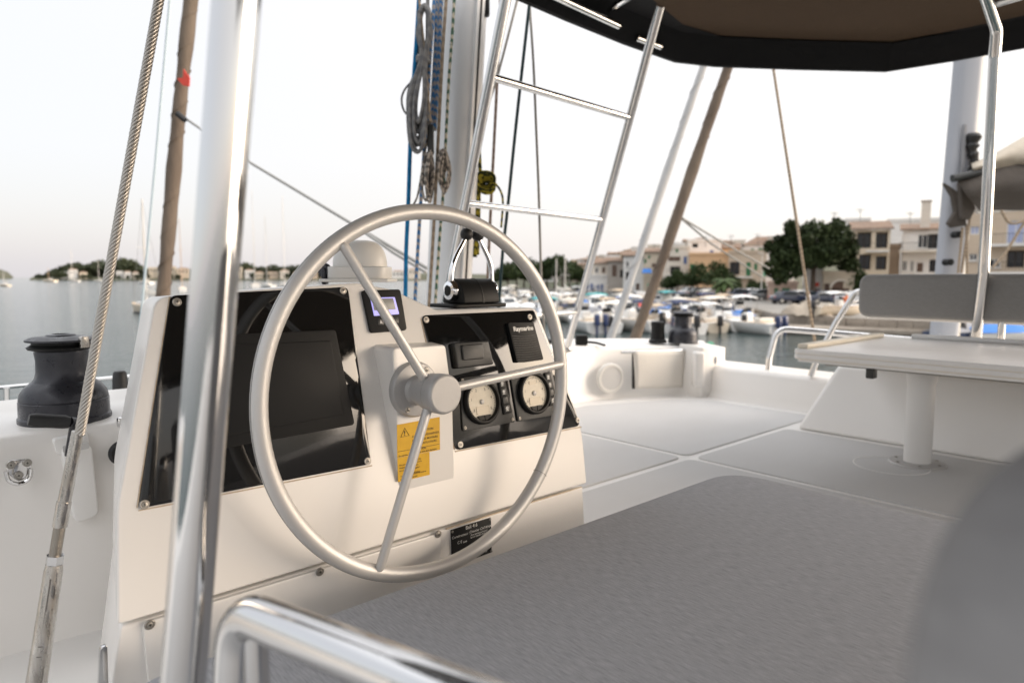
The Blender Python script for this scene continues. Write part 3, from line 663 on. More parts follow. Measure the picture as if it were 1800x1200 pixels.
# ================================================================== SEATS AND TABLE
SZ = CAM_Z-.57
seat = T('helm_bench', 'wide helm bench with a flat grey woven seat cushion', 'bench', (1.0, .4, 0))
poly = [(.20, -.30), (1.83, -.30), (1.83, 1.055), (.20, 1.055)]
bm = prism(fillet([(a, b, SZ-.004) for a, b in poly], [.05, .05, .13, .06], 8), (0, 0, -.10), bev=.022, seg=4)
O('seat_cushion', bm, 'cushion', seat, smooth=60)
O('seat_base', prism(fillet([(a, b, SZ-.104) for a, b in ((.25, -.30), (1.78, -.30), (1.78, 1.0), (.25, 1.0))], .06), (0, 0, -(SZ-.104)-.01), bev=.01), 'gelcoat', seat)
bm = prism(fillet([V((a, .062, b)) for a, b in ((.178, .30), (.66, .30), (.66, .80), (.178, .80))], [.04, .1, .1, .085], 8), (0, -.13, 0), bev=.03, seg=5)
O('backrest_cushion', bm, 'cushion_near', seat, smooth=60)
# armrest rail
a0 = at(418, 1070, .60)
arm = T('armrest_rail', 'polished tubular armrest rail in the near left foreground', 'rail', (a0.x, a0.y, .1))
dn = at(405, 1330, .595)
pts = fillet([V((dn.x, dn.y, -.02)), V((dn.x, dn.y, dn.z)), a0, at(880, 1258, .40), at(880, 1258, .40)+V((.1, -.45, 0))], [.0, .1, .045, .1, 0], 10, False)
O('rail_tube', tube(pts, .0185, 28), 'steel', arm, smooth=60)
e0 = a0+(at(880, 1258, .40)-a0)*.055
O('rail_strut', tube([V((e0.x+.006, e0.y, a0.z)), V((e0.x+.004, e0.y-.0, -.02))], .0115, 16), 'steel', arm)

# starboard bench
bench = T('lounge_bench', 'white moulded lounge bench with grey backrest behind the table', 'bench', (4.0, .5, 0))
s0, s1 = 3.70, 4.20
bm = prism([V((s0+.02, 1.74, 0)), V((s1, 1.82, 0)), V((s1, 1.70, .36)), V((s0+.16, 1.58, .36))], back=[V((s0+.02, -2.6, 0)), V((s1, -2.6, 0)), V((s1, -2.6, .36)), V((s0+.16, -2.6, .36))], bev=.025, seg=4)
O('bench_base', bm, 'gelcoat_white', bench, smooth=50)
b0 = pl(1508, 520, (4.28, 0, 0), SX)
bm = prism(fillet([V((4.28, y, z)) for y, z in ((b0.y, .615), (b0.y, .866), (-1.6, .872), (-1.6, .615))], .065, 7), (.085, 0, 0), bev=.022, seg=4)
O('backrest_cushion', bm, 'cushion_dark', bench)
O('backrest_board', prism([V((4.358, y, z)) for y, z in ((b0.y-.03, .60), (b0.y-.03, .85), (-1.6, .855), (-1.6, .60))], (.018, 0, 0), bev=.004), 'gelcoat', bench)
q0 = at(1506, 512, 4.13)
O('backrest_bracket', tube(fillet([q0+FX*-.15, q0+FX*.005, at(1470, 566, 4.2), at(1440, 622, 4.25), at(1425, 660, 4.3)], [0, .05, .1, .1, 0], 6, False), .0175, 14), 'steel', bench)
O('backrest_bracket', tube([V((4.36, .95, .63)), V((4.36, .95, .22))], .0175, 14), 'steel', bench)
table = T('table', 'white folding table on a single round pillar beside the lounge bench', 'table', atz(1612, 815, 0))
TZ = .515
c1, c2, c4 = atz(1404, 611, TZ), atz(1552, 590, TZ), atz(1800, 648, TZ)
s_a, s_b, f_a = (c1.x+c4.x)/2, c2.x, c1.y
tp = [(s_a, f_a), (s_b, f_a), (s_b, -.15), (s_a, -.15)]
for nm, z0, th, m_, ins in (('table_top', TZ, .021, 'table', 0), ('table_leaf', TZ-.0235, .021, 'table', 0), ('under_board', TZ-.047, .014, 'table', .012)):
    O(nm, prism(fillet([(a+(ins if a < s_b else -ins), b-(ins if b > 0 else -ins), z0) for a, b in tp], .03), (0, 0, -th), bev=.004), m_, table)
for zz_ in (TZ-.0205, TZ-.044): O('edge_band', prism(fillet([(a+(.003 if a < s_b else -.003), b-(.003 if b > 0 else -.003), zz_) for a, b in tp], .03), (0, 0, -.0035)), 'table_edge', table)
mid = (s_a+s_b)/2
O('fiddle', box((mid-.03, f_a-.03, TZ+.011), (s_b-s_a)*.88, .05, .022, .006), 'table_edge', table)
O('fiddle', box((s_b-.02, (f_a-.15)/2-.06, TZ+.011), .05, (f_a+.15)*.86, .022, .006), 'table', table)
tb = atz(1612, 815, .004)
O('pillar', lathe([(.056, 0), (.0555, .36), (.062, .40), (.062, TZ-.052)], tb, ZZ, 40), 'post_paint', table)
fl_ = O('pillar_flange', lathe([(.118, 0), (.118, .006), (.112, .011), (.060, .013)], tb, ZZ, 48), 'alu_grey', table)
for k in range(6):
    a = k*math.pi/3+.4; screw(tb+V((math.cos(a)*.094, math.sin(a)*.094, .0125)), ZZ, fl_, .008)
O('pillar_clamp', lathe([(.066, TZ-.078), (.066, TZ-.062), (.075, TZ-.056)], tb, ZZ, 32), 'steel_thread', table)
O('mount_plate', box((tb.x, tb.y, TZ-.049), .26, .26, .010, .003), 'plastic', table)
O('hinge', box(at(1532, 655, 3.05), .05, .035, .05, .006), 'plastic_grey', table)
O('rail_bar', tube([V((s_a+.12, f_a-.1, TZ-.07)), V((s_a+.12, .1, TZ-.07))], .009, 8), 'steel_thread', table)
# ring mark of the deck socket
O('deck_ring', lathe([(.155, .0055), (.155, .0075), (.150, .0075), (.150, .0055)], atz(1566, 820, 0), ZZ, 40), 'gelcoat_white', deck)
# guard rail on the starboard quarter
q = [at(1349, 662, 4.62), at(1352, 630, 4.62), at(1366, 577, 4.62), at(1440, 583, 4.5), at(1560, 594, 4.25), at(1700, 606, 4.0)]
O('guard_rail', tube(fillet(q, [0, .1, .09, .1, .1, 0], 6, False), .020, 14), 'steel', None, 'curved steel guard rail on the low wall before the lounge bench', 'rail')
O('side_stay', tube([at(1359, 118, 5.6), at(1432, 598, 4.9), at(1436, 700, 4.85)], .011, 8), 'rope_beige', None, 'thin beige stay line running down to the low wall left of the backrest', 'rope')
# speaker, pocket
nwall = (V((4.06, 2.93, 0))-V((3.40, 3.146, 0))).normalized(); nrm = V((nwall.y, -nwall.x, 0))
spc = pl(1072, 664, (3.73, 3.03, 0), nrm)+nrm*.005
sp_ = T('deck_speaker', 'round white speaker set into the far coaming wall', 'speaker', spc)
O('speaker_ring', lathe([(.105, -.01), (.105, .010), (.098, .018), (.083, .018), (.080, .010)], spc, nrm, 40), 'lens_white', sp_)
O('speaker_grille', lathe([(.082, 0), (.082, .012), (.04, .016), (0, .017)], spc, nrm, 40), 'grille', sp_)
def ww(u, v, off=0): return pl(u, v, V((3.73, 3.02, 0))+nrm*off, nrm)
bag = T('cloth_pocket', 'off white cloth pocket hanging from a steel rail on the far coaming', 'pocket', ww(1157, 680))
gq = [ww(1113, 617, .055), ww(1202, 616, .055), ww(1200, 680, .045), ww(1116, 682, .045)]
bm = bmesh.new(); rows = []
for j in range(9):
    t = j/8; row = []
    for i in range(13):
        s = i/12; p = gq[0].lerp(gq[1], s).lerp(gq[3].lerp(gq[2], s), t)
        row.append(bm.verts.new(p+nrm*(.02*math.sin(math.pi*t)*math.sin(math.pi*s)+.008*math.sin(9*s+3*t)*t)))
    rows.append(row)
for a, b in zip(rows, rows[1:]):
    for i in range(12): bm.faces.new((a[i], a[i+1], b[i+1], b[i]))
ob = O('pocket_cloth', bm, 'bag', bag); md = ob.modifiers.new('s', 'SOLIDIFY'); md.thickness = .012
O('pocket_back', prism([ww(1112, 622, .012), ww(1120, 622, .012), ww(1121, 683, .012), ww(1112, 683, .012)], nrm*-.01), 'rubber', bag)
O('pocket_rail', tube([ww(1092, 619, .055), ww(1222, 614.5, .055)], .011, 12), 'steel', bag)

# ================================================================== MAST AND LINES
MT, MB_ = at(815, -4, 3.66), at(792, 440, 3.78); md_ = (MT-MB_)
mx0, mx1 = MB_-md_*1.1, MT+md_*4.5
mastT = T('mast', 'grey aluminium mast of the catamaran hung with coiled ropes', 'mast', mx0)
def mast_bm(c0, c1, wx, wy, e=.72):
    bm = bmesh.new(); rings = []
    for c in (c0, c1):
        rg = []
        for k in range(40):
            a = 2*math.pi*k/40; ca, sa = math.cos(a), math.sin(a)
            rg.append(bm.verts.new(c+SX*(wx*math.copysign(abs(ca)**e, ca))+FX*(wy*math.copysign(abs(sa)**e, sa))))
        rings.append(rg)
    for k in range(40): bm.faces.new((rings[0][k], rings[0][(k+1) % 40], rings[1][(k+1) % 40], rings[1][k]))
    bm.faces.new(rings[0][::-1]); bm.faces.new(rings[1]); return bm
O('mast_profile', mast_bm(mx0, mx1, .088, .135, .6), 'mast', mastT)
tr = -FX*.136
def strip(x0_, x1_, y0_, y1_):
    q = [SX*a_+FX*b_ for a_, b_ in ((x0_, y0_), (x1_, y0_), (x1_, y1_), (x0_, y1_))]
    return prism([mx0+p for p in q], back=[mx1+p for p in q])
O('sail_track', strip(-.024, .024, -.128, -.150), 'mast', mastT)
O('track_groove', strip(-.006, .006, -.140, -.1515), 'plastic', mastT)
O('face_groove', strip(.084, .0905, -.052, -.040), 'rope_teal', mastT)
O('mast_fitting', box(at(852, 6, 3.6), .05, .05, .13, .012, 2, ax), 'plastic', mastT)
ROPES = [
 ('rope_blue', [(737, -10), (733, 60), (728, 130), (722, 230), (718, 350), (714, 440), (713, 500)], 3.42, .0105, 'bright blue halyard hanging left of the grey mast'),
 ('rope_beige', [(736, -10), (744, 70), (752, 160), (757, 215)], 3.40, .006, 'thin beige line crossing in front of the coiled grey rope'),
 ('rope_bluefleck', [(764, -10), (759, 60), (755, 120), (751, 200), (746, 260), (738, 380), (731, 500)], 3.46, .009, 'blue flecked halyard nearest the coiled grey rope'),
 ('rope_bluefleck', [(767, -10), (766, 80), (763, 150), (759, 220), (756, 300)], 3.52, .009, 'blue flecked halyard in the middle of the mast ropes'),
 ('rope_bluefleck', [(776, -10), (774, 40), (771, 110), (768, 160), (764, 230)], 3.50, .010, 'blue flecked halyard running beside the beige halyard'),
 ('rope_beige', [(785, -10), (780, 60), (776, 130), (771, 230), (766, 330), (760, 440), (755, 520)], 3.48, .0085, 'beige halyard lying along the left face of the mast'),
 ('rope_greenfleck', [(799, -10), (795, 60), (789, 140), (784, 240), (779, 340), (774, 400), (770, 460), (766, 520)], 3.48, .0075, 'white halyard with green flecks down the mast face'),
 ('rope_grey', [(770, -10), (765, 90), (760, 180), (757, 262), (752, 350)], 3.56, .011, 'grey halyard half hidden behind the blue flecked halyards'),
 ('rope_grey', [(752, -10), (751, 60), (750, 150), (752, 240)], 3.50, .009, 'grey line beside the grey coil on the mast'),
 ('rope_brown', [(880, -10), (877, 60), (873, 160), (868, 260), (863, 360), (858, 470), (857, 520)], 3.9, .0085, 'brown halyard hanging right of the mast behind the ladder frame'),
 ('cable_grey', [(912, -10), (877, 125), (857, 190), (840, 255)], 3.85, .007, 'grey line slanting down to the mast from the canopy edge'),
 ('rope_teal', [(931, 4), (918, 120), (905, 240), (893, 360), (884, 440), (878, 520)], 3.7, .0085, 'dark teal rope falling from the front corner of the bimini'),
 ('cable_grey', [(931, 8), (938, 120), (943, 240), (947, 340), (951, 480), (953, 520)], 3.8, .007, 'thin grey wire hanging just right of the dark teal rope'),
 ('rope_fleck', [(757, 215), (745, 280), (735, 340), (727, 360)], 3.42, .005, 'thin flecked line slanting from the rope block to the blue halyard'),
]
for m_, px, Y, r_, lab in ROPES:
    if px[-1][1] >= 470:
        (ua, va), (ub, vb) = px[-2:]; px = px+[(ub+(ub-ua)*(655-vb)/(vb-va), 655)]
    O('halyard', tube(curve_pts([at(u, v, Y) for u, v in px], 4), r_, 8), m_, None, lab, 'rope', 'ropes and lines around the mast')
# grey coil hung on the mast
coil = T('rope_coil', 'coiled grey rope hanging from a hook on the left of the mast', 'rope coil', at(742, 20, 3.46))
random.seed(3)
def loop(cu, cv_t, cv_b, wpx, Y, r_, n=22, tilt=0):
    pts = []
    for k in range(n):
        a = 2*math.pi*k/n; t = (math.cos(a)+1)/2
        wv = wpx*(.35+.65*math.sin(math.pi*min(1, (1-t)*.62+.12)))
        pts.append(at(cu+math.sin(a)*wv+tilt*(1-t), cv_t+(cv_b-cv_t)*(1-t), Y+.02*math.sin(a)+random.uniform(-.012, .012)))
    return pts
for k in range(18):
    w_ = random.uniform(1, 17); b_ = random.uniform(212, 272); j = lambda q: random.uniform(-q, q); Yk = 3.43+j(.04)
    cps = [(738+j(3), 24+j(4)), (736+j(3), 62), (741+j(3), 106), (735-w_, 168+j(10)), (732-w_*.75, b_-22), (735+j(3), b_), (742+w_*.25, b_-24), (745+w_*.35, 165+j(10)), (747+j(3), 106), (755+j(4), 62), (753+j(3), 24), (745+j(3), 12+j(4))]
    P_ = [at(u, v, Yk+j(.01)) for u, v in cps]; P_ = curve_pts(P_+[P_[0]], 4)[:-1]
    O('rope_loop', tube(P_, .0085, 7, True), 'rope_grey', coil)
O('rope_loop', tube(curve_pts([at(727, 140, 3.44), at(710, 160, 3.44), at(706, 180, 3.44), at(714, 200, 3.44), at(735, 205, 3.44)], 5), .0055, 7), 'rope_grey', coil)
O('rope_wrap', lathe([(.036, -.016), (.041, -.008), (.038, 0), (.041, .008), (.036, .016)], at(744, 106, 3.43), ZZ, 20), 'rope_grey', coil)
# block and flecked coils lower down
blk = T('rope_block', 'dark pulley block with flecked rope bundle beside the mast', 'pulley block', at(757, 240, 3.42))
O('block_shell', box(at(757, 246, 3.42), .032, .03, .15, .01, 2, ax), 'plastic_grey', blk)
O('block_pin', lathe([(.012, -.02), (.012, .02)], at(754, 218, 3.41), HD, 14), 'steel', blk)
O('becket', tube([at(757, 270, 3.42), at(757, 345, 3.42)], .012, 8), 'plastic_grey', blk)
for k in range(9):
    O('rope_loop', tube(loop(754+random.uniform(-5, 5), 270+random.uniform(-6, 10), 345+random.uniform(-18, 14), 4+k*.55, 3.40+random.uniform(-.025, .025), .007, 14, -3), .0062, 6, True), 'rope_fleck', blk)
cl2 = T('rope_coil', 'flecked beige rope hank hung on a cleat against the mast', 'rope coil', at(780, 268, 3.42))
for k in range(7):
    O('rope_loop', tube(loop(780+random.uniform(-4, 4), 266+random.uniform(-4, 6), 300+random.uniform(-8, 44), 6+k*.6, 3.44+random.uniform(-.02, .02), .007, 16, -2), .0062, 6, True), 'rope_fleck', cl2)
yl = T('yellow_rope', 'yellow and black rope knotted round a fitting right of the mast', 'rope', at(850, 325, 3.75))
O('rope_fall', tube(curve_pts([at(840, 235, 3.72), at(843, 280, 3.72), at(845, 322, 3.74)], 5), .010, 8), 'rope_yellow', yl)
for k in range(5):
    O('knot_loop', tube([at(853+math.cos(a)*(17-k)+k*.8, 322+math.sin(a)*(12-k*.5)+(k-2)*4, 3.74+.02*math.sin(a+k)) for a in [2*math.pi*j/14 for j in range(14)]], .0085, 7, True), 'rope_yellow', yl)
O('rope_tail', tube(curve_pts([at(870, 322, 3.74), at(880, 336, 3.74), at(884, 356, 3.74), at(881, 400, 3.74)], 5), .006, 7), 'rope_yellow', yl)
O('rope_tail', tube(curve_pts([at(838, 328, 3.74), at(838, 380, 3.74), at(835, 452, 3.74)], 5), .011, 8), 'rope_yellow', yl)
O('rope_tail', tube(curve_pts([at(843, 330, 3.76), at(842, 380, 3.76), at(840, 448, 3.76)], 5), .008, 8), 'rope_yellow', yl)

# ================================================================== NEIGHBOURING YACHTS
def cam_pt(X, Y, z): return V((RT.x*X+HD.x*Y, RT.y*X+HD.y*Y, z))
M['hull_white'] = mat('white hull paint', (.74, .73, .71), .3, vary=((.6, .6, 2), (.69, .675, .65)))
M['hull_blue'] = mat('navy hull paint', (.03, .05, .11), .3)
M['hull_teal'] = mat('teal hull paint', (.10, .34, .32), .35)
M['hull_red'] = mat('red hull paint', (.38, .05, .04), .4)
M['hull_cream'] = mat('cream hull paint', (.66, .57, .45), .4)
M['stay_blue'] = mat('pale blue coated stay', (.42, .50, .54), .5)
M['mast_grey'] = mat('grey mast paint', (.34, .35, .38), .5)
M['antifoul'] = mat('dark antifouling', (.02, .024, .03), .6)
M['tan'] = mat('tan canvas', (.52, .41, .29), .8, vary=(2, (.47, .36, .25)))
M['canvas_cream'] = mat('cream canvas', (.68, .63, .55), .8, vary=(2, (.62, .57, .50)))
M['canvas_white'] = mat('white canvas', (.76, .75, .73), .7)
M['canvas_blue'] = mat('blue canvas', (.03, .16, .48), .7)
M['canvas_navy'] = mat('navy canvas', (.02, .03, .08), .7)
M['canvas_teal'] = mat('teal canvas', (.06, .34, .35), .7)
M['canvas_grey'] = mat('grey canvas', (.22, .22, .23), .7)
M['canvas_red'] = mat('red canvas', (.50, .06, .04), .7)
M['glass'] = mat('dark tinted glass', (.02, .025, .03), .05)
M['engine_black'] = mat('black engine cowling', (.012, .012, .014), .3)
M['engine_blue'] = mat('navy engine cowling', (.02, .035, .10), .3)
M['wood'] = mat('varnished wood', (.30, .16, .07), .4, vary=((3, 3, 1), (.24, .12, .05)))
M['pole_pale'] = mat('pale aluminium spar', (.62, .59, .55), .4, .3)
M['pole_tan'] = mat('tan wooden spar', (.52, .36, .25), .5)

def furled(name, top, bot, r0, m, label, sag=0.0):
    t = T(name, label, 'furled sail', bot); pts = []; n = 28
    for k in range(n+1):
        s = k/n; p = bot.lerp(top, s); pts.append(p+RT*(math.sin(s*9)*r0*.10))
    rad = [r0*(1+.07*math.sin(k*1.7)+.07*math.sin(k*.61+1)) for k in range(n+1)]
    O('rolled_sail', tube(pts, rad, 14), m, t)
    ws = bmesh.new()                     # spiral edge of the cover
    sp = [bot.lerp(top, k/200)+RT*(math.sin(k/200*9)*r0*.10)+(RT*math.cos(k*.5)+HD*math.sin(k*.5))*r0*1.03 for k in range(201)]
    add_tube(ws, sp, .006, 5); O('cover_seam', ws, m, t)
    return t
# yacht moored to starboard: two furled headsails, mast with bagged mainsail, coach roof
fA = furled('furled_sail', at(1380, -170, 9.6), at(1095, 655, 9.0), .071, 'sail_brown', 'brown furled headsail leaning right above the marina boats')
fB = furled('furled_sail', at(1335, -170, 9.2), at(1052, 655, 8.6), .050, 'sail_white', 'pale furled headsail left of the brown furled headsail', )
yr = T('moored_yacht', 'white yacht moored to starboard with brown sail bag on its boom', 'yacht', cam_pt(6.0, 9.2, WATER_Z))
def yacht_hull(t, x0, x1, Y, hw, zdeck):
    bm = bmesh.new(); rows = []; N = 14
    for i in range(N+1):
        s = i/N; x = x0+(x1-x0)*s; bw = hw*math.sin(min(1, s*1.7+.02)*math.pi/2)**.8
        row = [cam_pt(x-(.5 if False else 0), Y+sy*bw*f_, z) for sy, f_, z in ((-1, .55, WATER_Z-.4), (-1, .9, WATER_Z+.3), (-1, 1, zdeck), (0, 0, zdeck+.08), (1, 1, zdeck), (1, .9, WATER_Z+.3), (1, .55, WATER_Z-.4))]
        rows.append([bm.verts.new(p) for p in row])
    for a, b in zip(rows, rows[1:]):
        for k in range(6): bm.faces.new((a[k], a[k+1], b[k+1], b[k]))
    bm.faces.new(rows[0]); bm.faces.new(rows[-1]); O('hull', bm, 'hull_white', t)
yacht_hull(yr, 1.2, 14.5, 9.2, 1.9, -1.75)
bm = bmesh.new(); rows = []
for i in range(13):
    s = i/12; x = 3.5+8.5*s; h = math.sin(min(1, s*4.5)*math.pi/2)**.7; bw = 1.35*(.55+.45*min(1, s*3))
    rows.append([bm.verts.new(cam_pt(x, 9.2+bw*y, -1.78+z*h)) for y, z in ((-1, 0), (-.93, 1.02), (-.7, 1.26), (0, 1.36), (.7, 1.26), (.93, 1.02), (1, 0))])
for a, b in zip(rows, rows[1:]):
    for k in range(6): bm.faces.new((a[k], a[k+1], b[k+1], b[k]))
bm.faces.new(rows[0]); bm.faces.new(rows[-1]); O('coach_roof', bm, 'hull_white', yr, smooth=60)
mp0, mp1 = at(1657, 610, 9.3), at(1702, 105, 9.25); dm = mp1-mp0
def spar(c0, c1, w_, d_):
    bm = bmesh.new(); rg = []
    for c in (c0, c1): rg.append([bm.verts.new(c+RT*(w_*math.copysign(abs(math.cos(a))**.6, math.cos(a)))+HD*(d_*math.copysign(abs(math.sin(a))**.6, math.sin(a)))) for a in [2*math.pi*k/28 for k in range(28)]])
    for k in range(28): bm.faces.new((rg[0][k], rg[0][(k+1) % 28], rg[1][(k+1) % 28], rg[1][k]))
    bm.faces.new(rg[0]); bm.faces.new(rg[1]); return bm
O('mast', spar(mp0-dm*.25, mp0+dm*3.2, .165, .11), 'mast_grey', yr)
O('mast_track', tube([mp0-dm*.2+RT*.185, mp0+dm*3.2+RT*.185], .028, 8), 'table_edge', yr)
O('mast_slot', box(at(1693, 270, 9.12), .05, .03, .75, .01, 1, ax), 'canvas_grey', yr)
O('halyard_bundle', tube(curve_pts([at(1712, 235, 9.1), at(1709, 262, 9.1), at(1713, 285, 9.1), at(1708, 318, 9.1)], 5), [.07, .10, .085, .06, .09, .06, .05, .07, .06, .05, .06, .05, .07, .06, .05, .05][:16], 9), 'rubber', yr)
def sheet(grid, m, name, t, th=.02):
    bm = bmesh.new(); rows = [[bm.verts.new(p) for p in r_] for r_ in grid]
    for a, b in zip(rows, rows[1:]):
        for k in range(len(a)-1): bm.faces.new((a[k], a[k+1], b[k+1], b[k]))
    o = O(name, bm, m, t, smooth=60); md = o.modifiers.new('s', 'SOLIDIFY'); md.thickness = th; return o
# sail bag: a sagging dark cover, and the flaked sail lying over it
def bag_grid(top, bot, Y0, Y1, bulge, n=16):
    g_ = []
    for j in range(9):
        t = j/8; row = []
        for i in range(n+1):
            s = i/n; a = top[0][0]+(top[1][0]-top[0][0])*s; b = bot[0][0]+(bot[1][0]-bot[0][0])*s
            v = (top[0][1]+(top[1][1]-top[0][1])*s)*(1-t)+(bot[0][1]+(bot[1][1]-bot[0][1])*s)*t
            row.append(at(a*(1-t)+b*t, v+2.5*math.sin(s*11+t*4), Y0+(Y1-Y0)*s-bulge*math.sin(math.pi*t)+.03*math.sin(s*17+t*6)))
        g_.append(row)
    return g_
sheet(bag_grid([(1676, 309), (1960, 270)], [(1722, 372), (1960, 352)], 8.9, 8.5, .18), 'sailcloth_dark', 'sail_bag', yr)
sheet(bag_grid([(1708, 290), (1960, 165)], [(1712, 300), (1960, 290)], 9.0, 8.7, .22), 'sail_beige', 'flaked_sail', yr)
O('boom', tube([at(1716, 366, 9.1), at(1980, 348, 8.7)], .075, 14), 'pole_pale', yr)
O('bag_flap', prism([at(1661, 321, 8.95), at(1690, 341, 8.9), at(1700, 396, 8.9), at(1675, 400, 8.95), at(1668, 392, 8.95), at(1681, 372, 8.95), at(1676, 345, 8.95)], HD*.08, bev=.01), 'sailcloth_dark', yr)
O('bag_flap', prism([at(1688, 320, 8.85), at(1698, 322, 8.85), at(1716, 366, 8.85), at(1706, 386, 8.85), at(1692, 384, 8.85)], HD*.08, bev=.01), 'sailcloth_dark', yr)
O('boom_end', tube([at(1674, 314, 8.8), at(1726, 302, 8.8)], .05, 10), 'plastic_grey', yr)
for q in ((1676, 413), (1661, 461)): O('mast_winch', lathe([(.045, 0), (.045, .06), (.038, .09), (.045, .12), (0, .13)], at(*q, 9.08), -HD, 18), 'plastic', yr)
for u0, v0, u1, v1 in ((1692, 400, 1684, 480), (1699, 395, 1700, 500), (1705, 380, 1690, 480)): O('hanging_line', tube([at(u0, v0, 8.95), at(u1, v1, 8.95)], .016, 6), 'rope_beige', yr)
for pts in ([(1760, 370), (1775, 392), (1800, 388), (1822, 372)], [(1830, 352), (1800, 392), (1770, 440), (1745, 470)]):
    O('lazy_line', tube(curve_pts([at(u, v, 8.4) for u, v in pts], 5), .016, 6), 'rope_beige', yr)
O('sheet_line', tube([at(1200, 384, 9.2), at(1268, 425, 10.4), at(1352, 472, 12.0)], .014, 6), 'cable_grey', None, 'grey sheet line running from the brown furled headsail to the right', 'rope')
O('sheet_line', tube([at(1200, 386, 9.2), at(1250, 428, 10.4), at(1345, 490, 12.0)], .014, 6), 'cable_grey', None, 'lower of the two grey lines running right from the brown furled headsail', 'rope')
# yacht to port
fC = furled('furled_sail', at(353, -190, 7.6), at(272, 660, 7.2), .070, 'sail_brown', 'brown furled headsail on the left behind the near steel post')
O('tell_tale', prism([at(322, 121, 7.3), at(333, 136, 7.3), at(332, 152, 7.3), at(321, 150, 7.3), at(311, 138, 7.3), at(322, 137, 7.3)], HD*.02), 'red', fC)
O('sheet_knot', tube([at(311, 199, 7.25), at(326, 212, 7.25)], .03, 8), 'rubber', fC)
O('sheet_line', tube([at(324, 207, 7.3), at(440, 286, 6.6), at(610, 388, 5.7), at(752, 472, 5.0)], .0125, 6), 'cable_grey', None, 'grey sheet line slanting from the left furled headsail towards the mast', 'rope')
O('sheet_line', tube([at(626, 398, 5.6), at(690, 443, 5.2), at(748, 478, 4.9)], .011, 6), 'cable_grey', None, 'second grey line slanting down to the mast behind the wheel rim', 'rope')
O('port_stay', tube([at(304, -60, 6.0), at(272, 300, 6.0), at(240, 640, 6.0)], .011, 6), 'stay_blue', None, 'pale blue thin stay between the wire shroud and the brown furled headsail', 'rope')
yl_ = T('moored_yacht', 'white yacht moored ahead carrying the left furled headsail', 'yacht', cam_pt(-2.2, 7.4, WATER_Z))
yacht_hull(yl_, -4.2, 4.5, 9.0, 1.5, -1.9)

# ================================================================== BOATS IN THE HARBOUR
def loft(rows, close=True):
    bm = bmesh.new(); R = [[bm.verts.new(p) for p in r_] for r_ in rows]
    for a, b in zip(R, R[1:]):
        for k in range(len(a)-1): bm.faces.new((a[k], a[k+1], b[k+1], b[k]))
    if close: bm.faces.new(R[0]); bm.faces.new(R[-1][::-1])
    return bm
def hull_bm(L, B, H, sheer=.25):
    rows = []
    for i in range(11):
        s = i/10; x = -L/2+L*s; b = B/2*(1-.12*(1-s))*(1-max(0, (s-.45)/.55)**2.1); b = max(b, .015); z = H+sheer*s*s*H; k = -.25+.35*max(0, (s-.6)/.4)**2
        fl_ = .82-.25*s
        rows.append([V((x, -b, z)), V((x, -b*.98, z*.78)), V((x, -b*fl_, .06)), V((x, 0, k)), V((x, b*fl_, .06)), V((x, b*.98, z*.78)), V((x, b, z))])
    return rows
ENG = {}
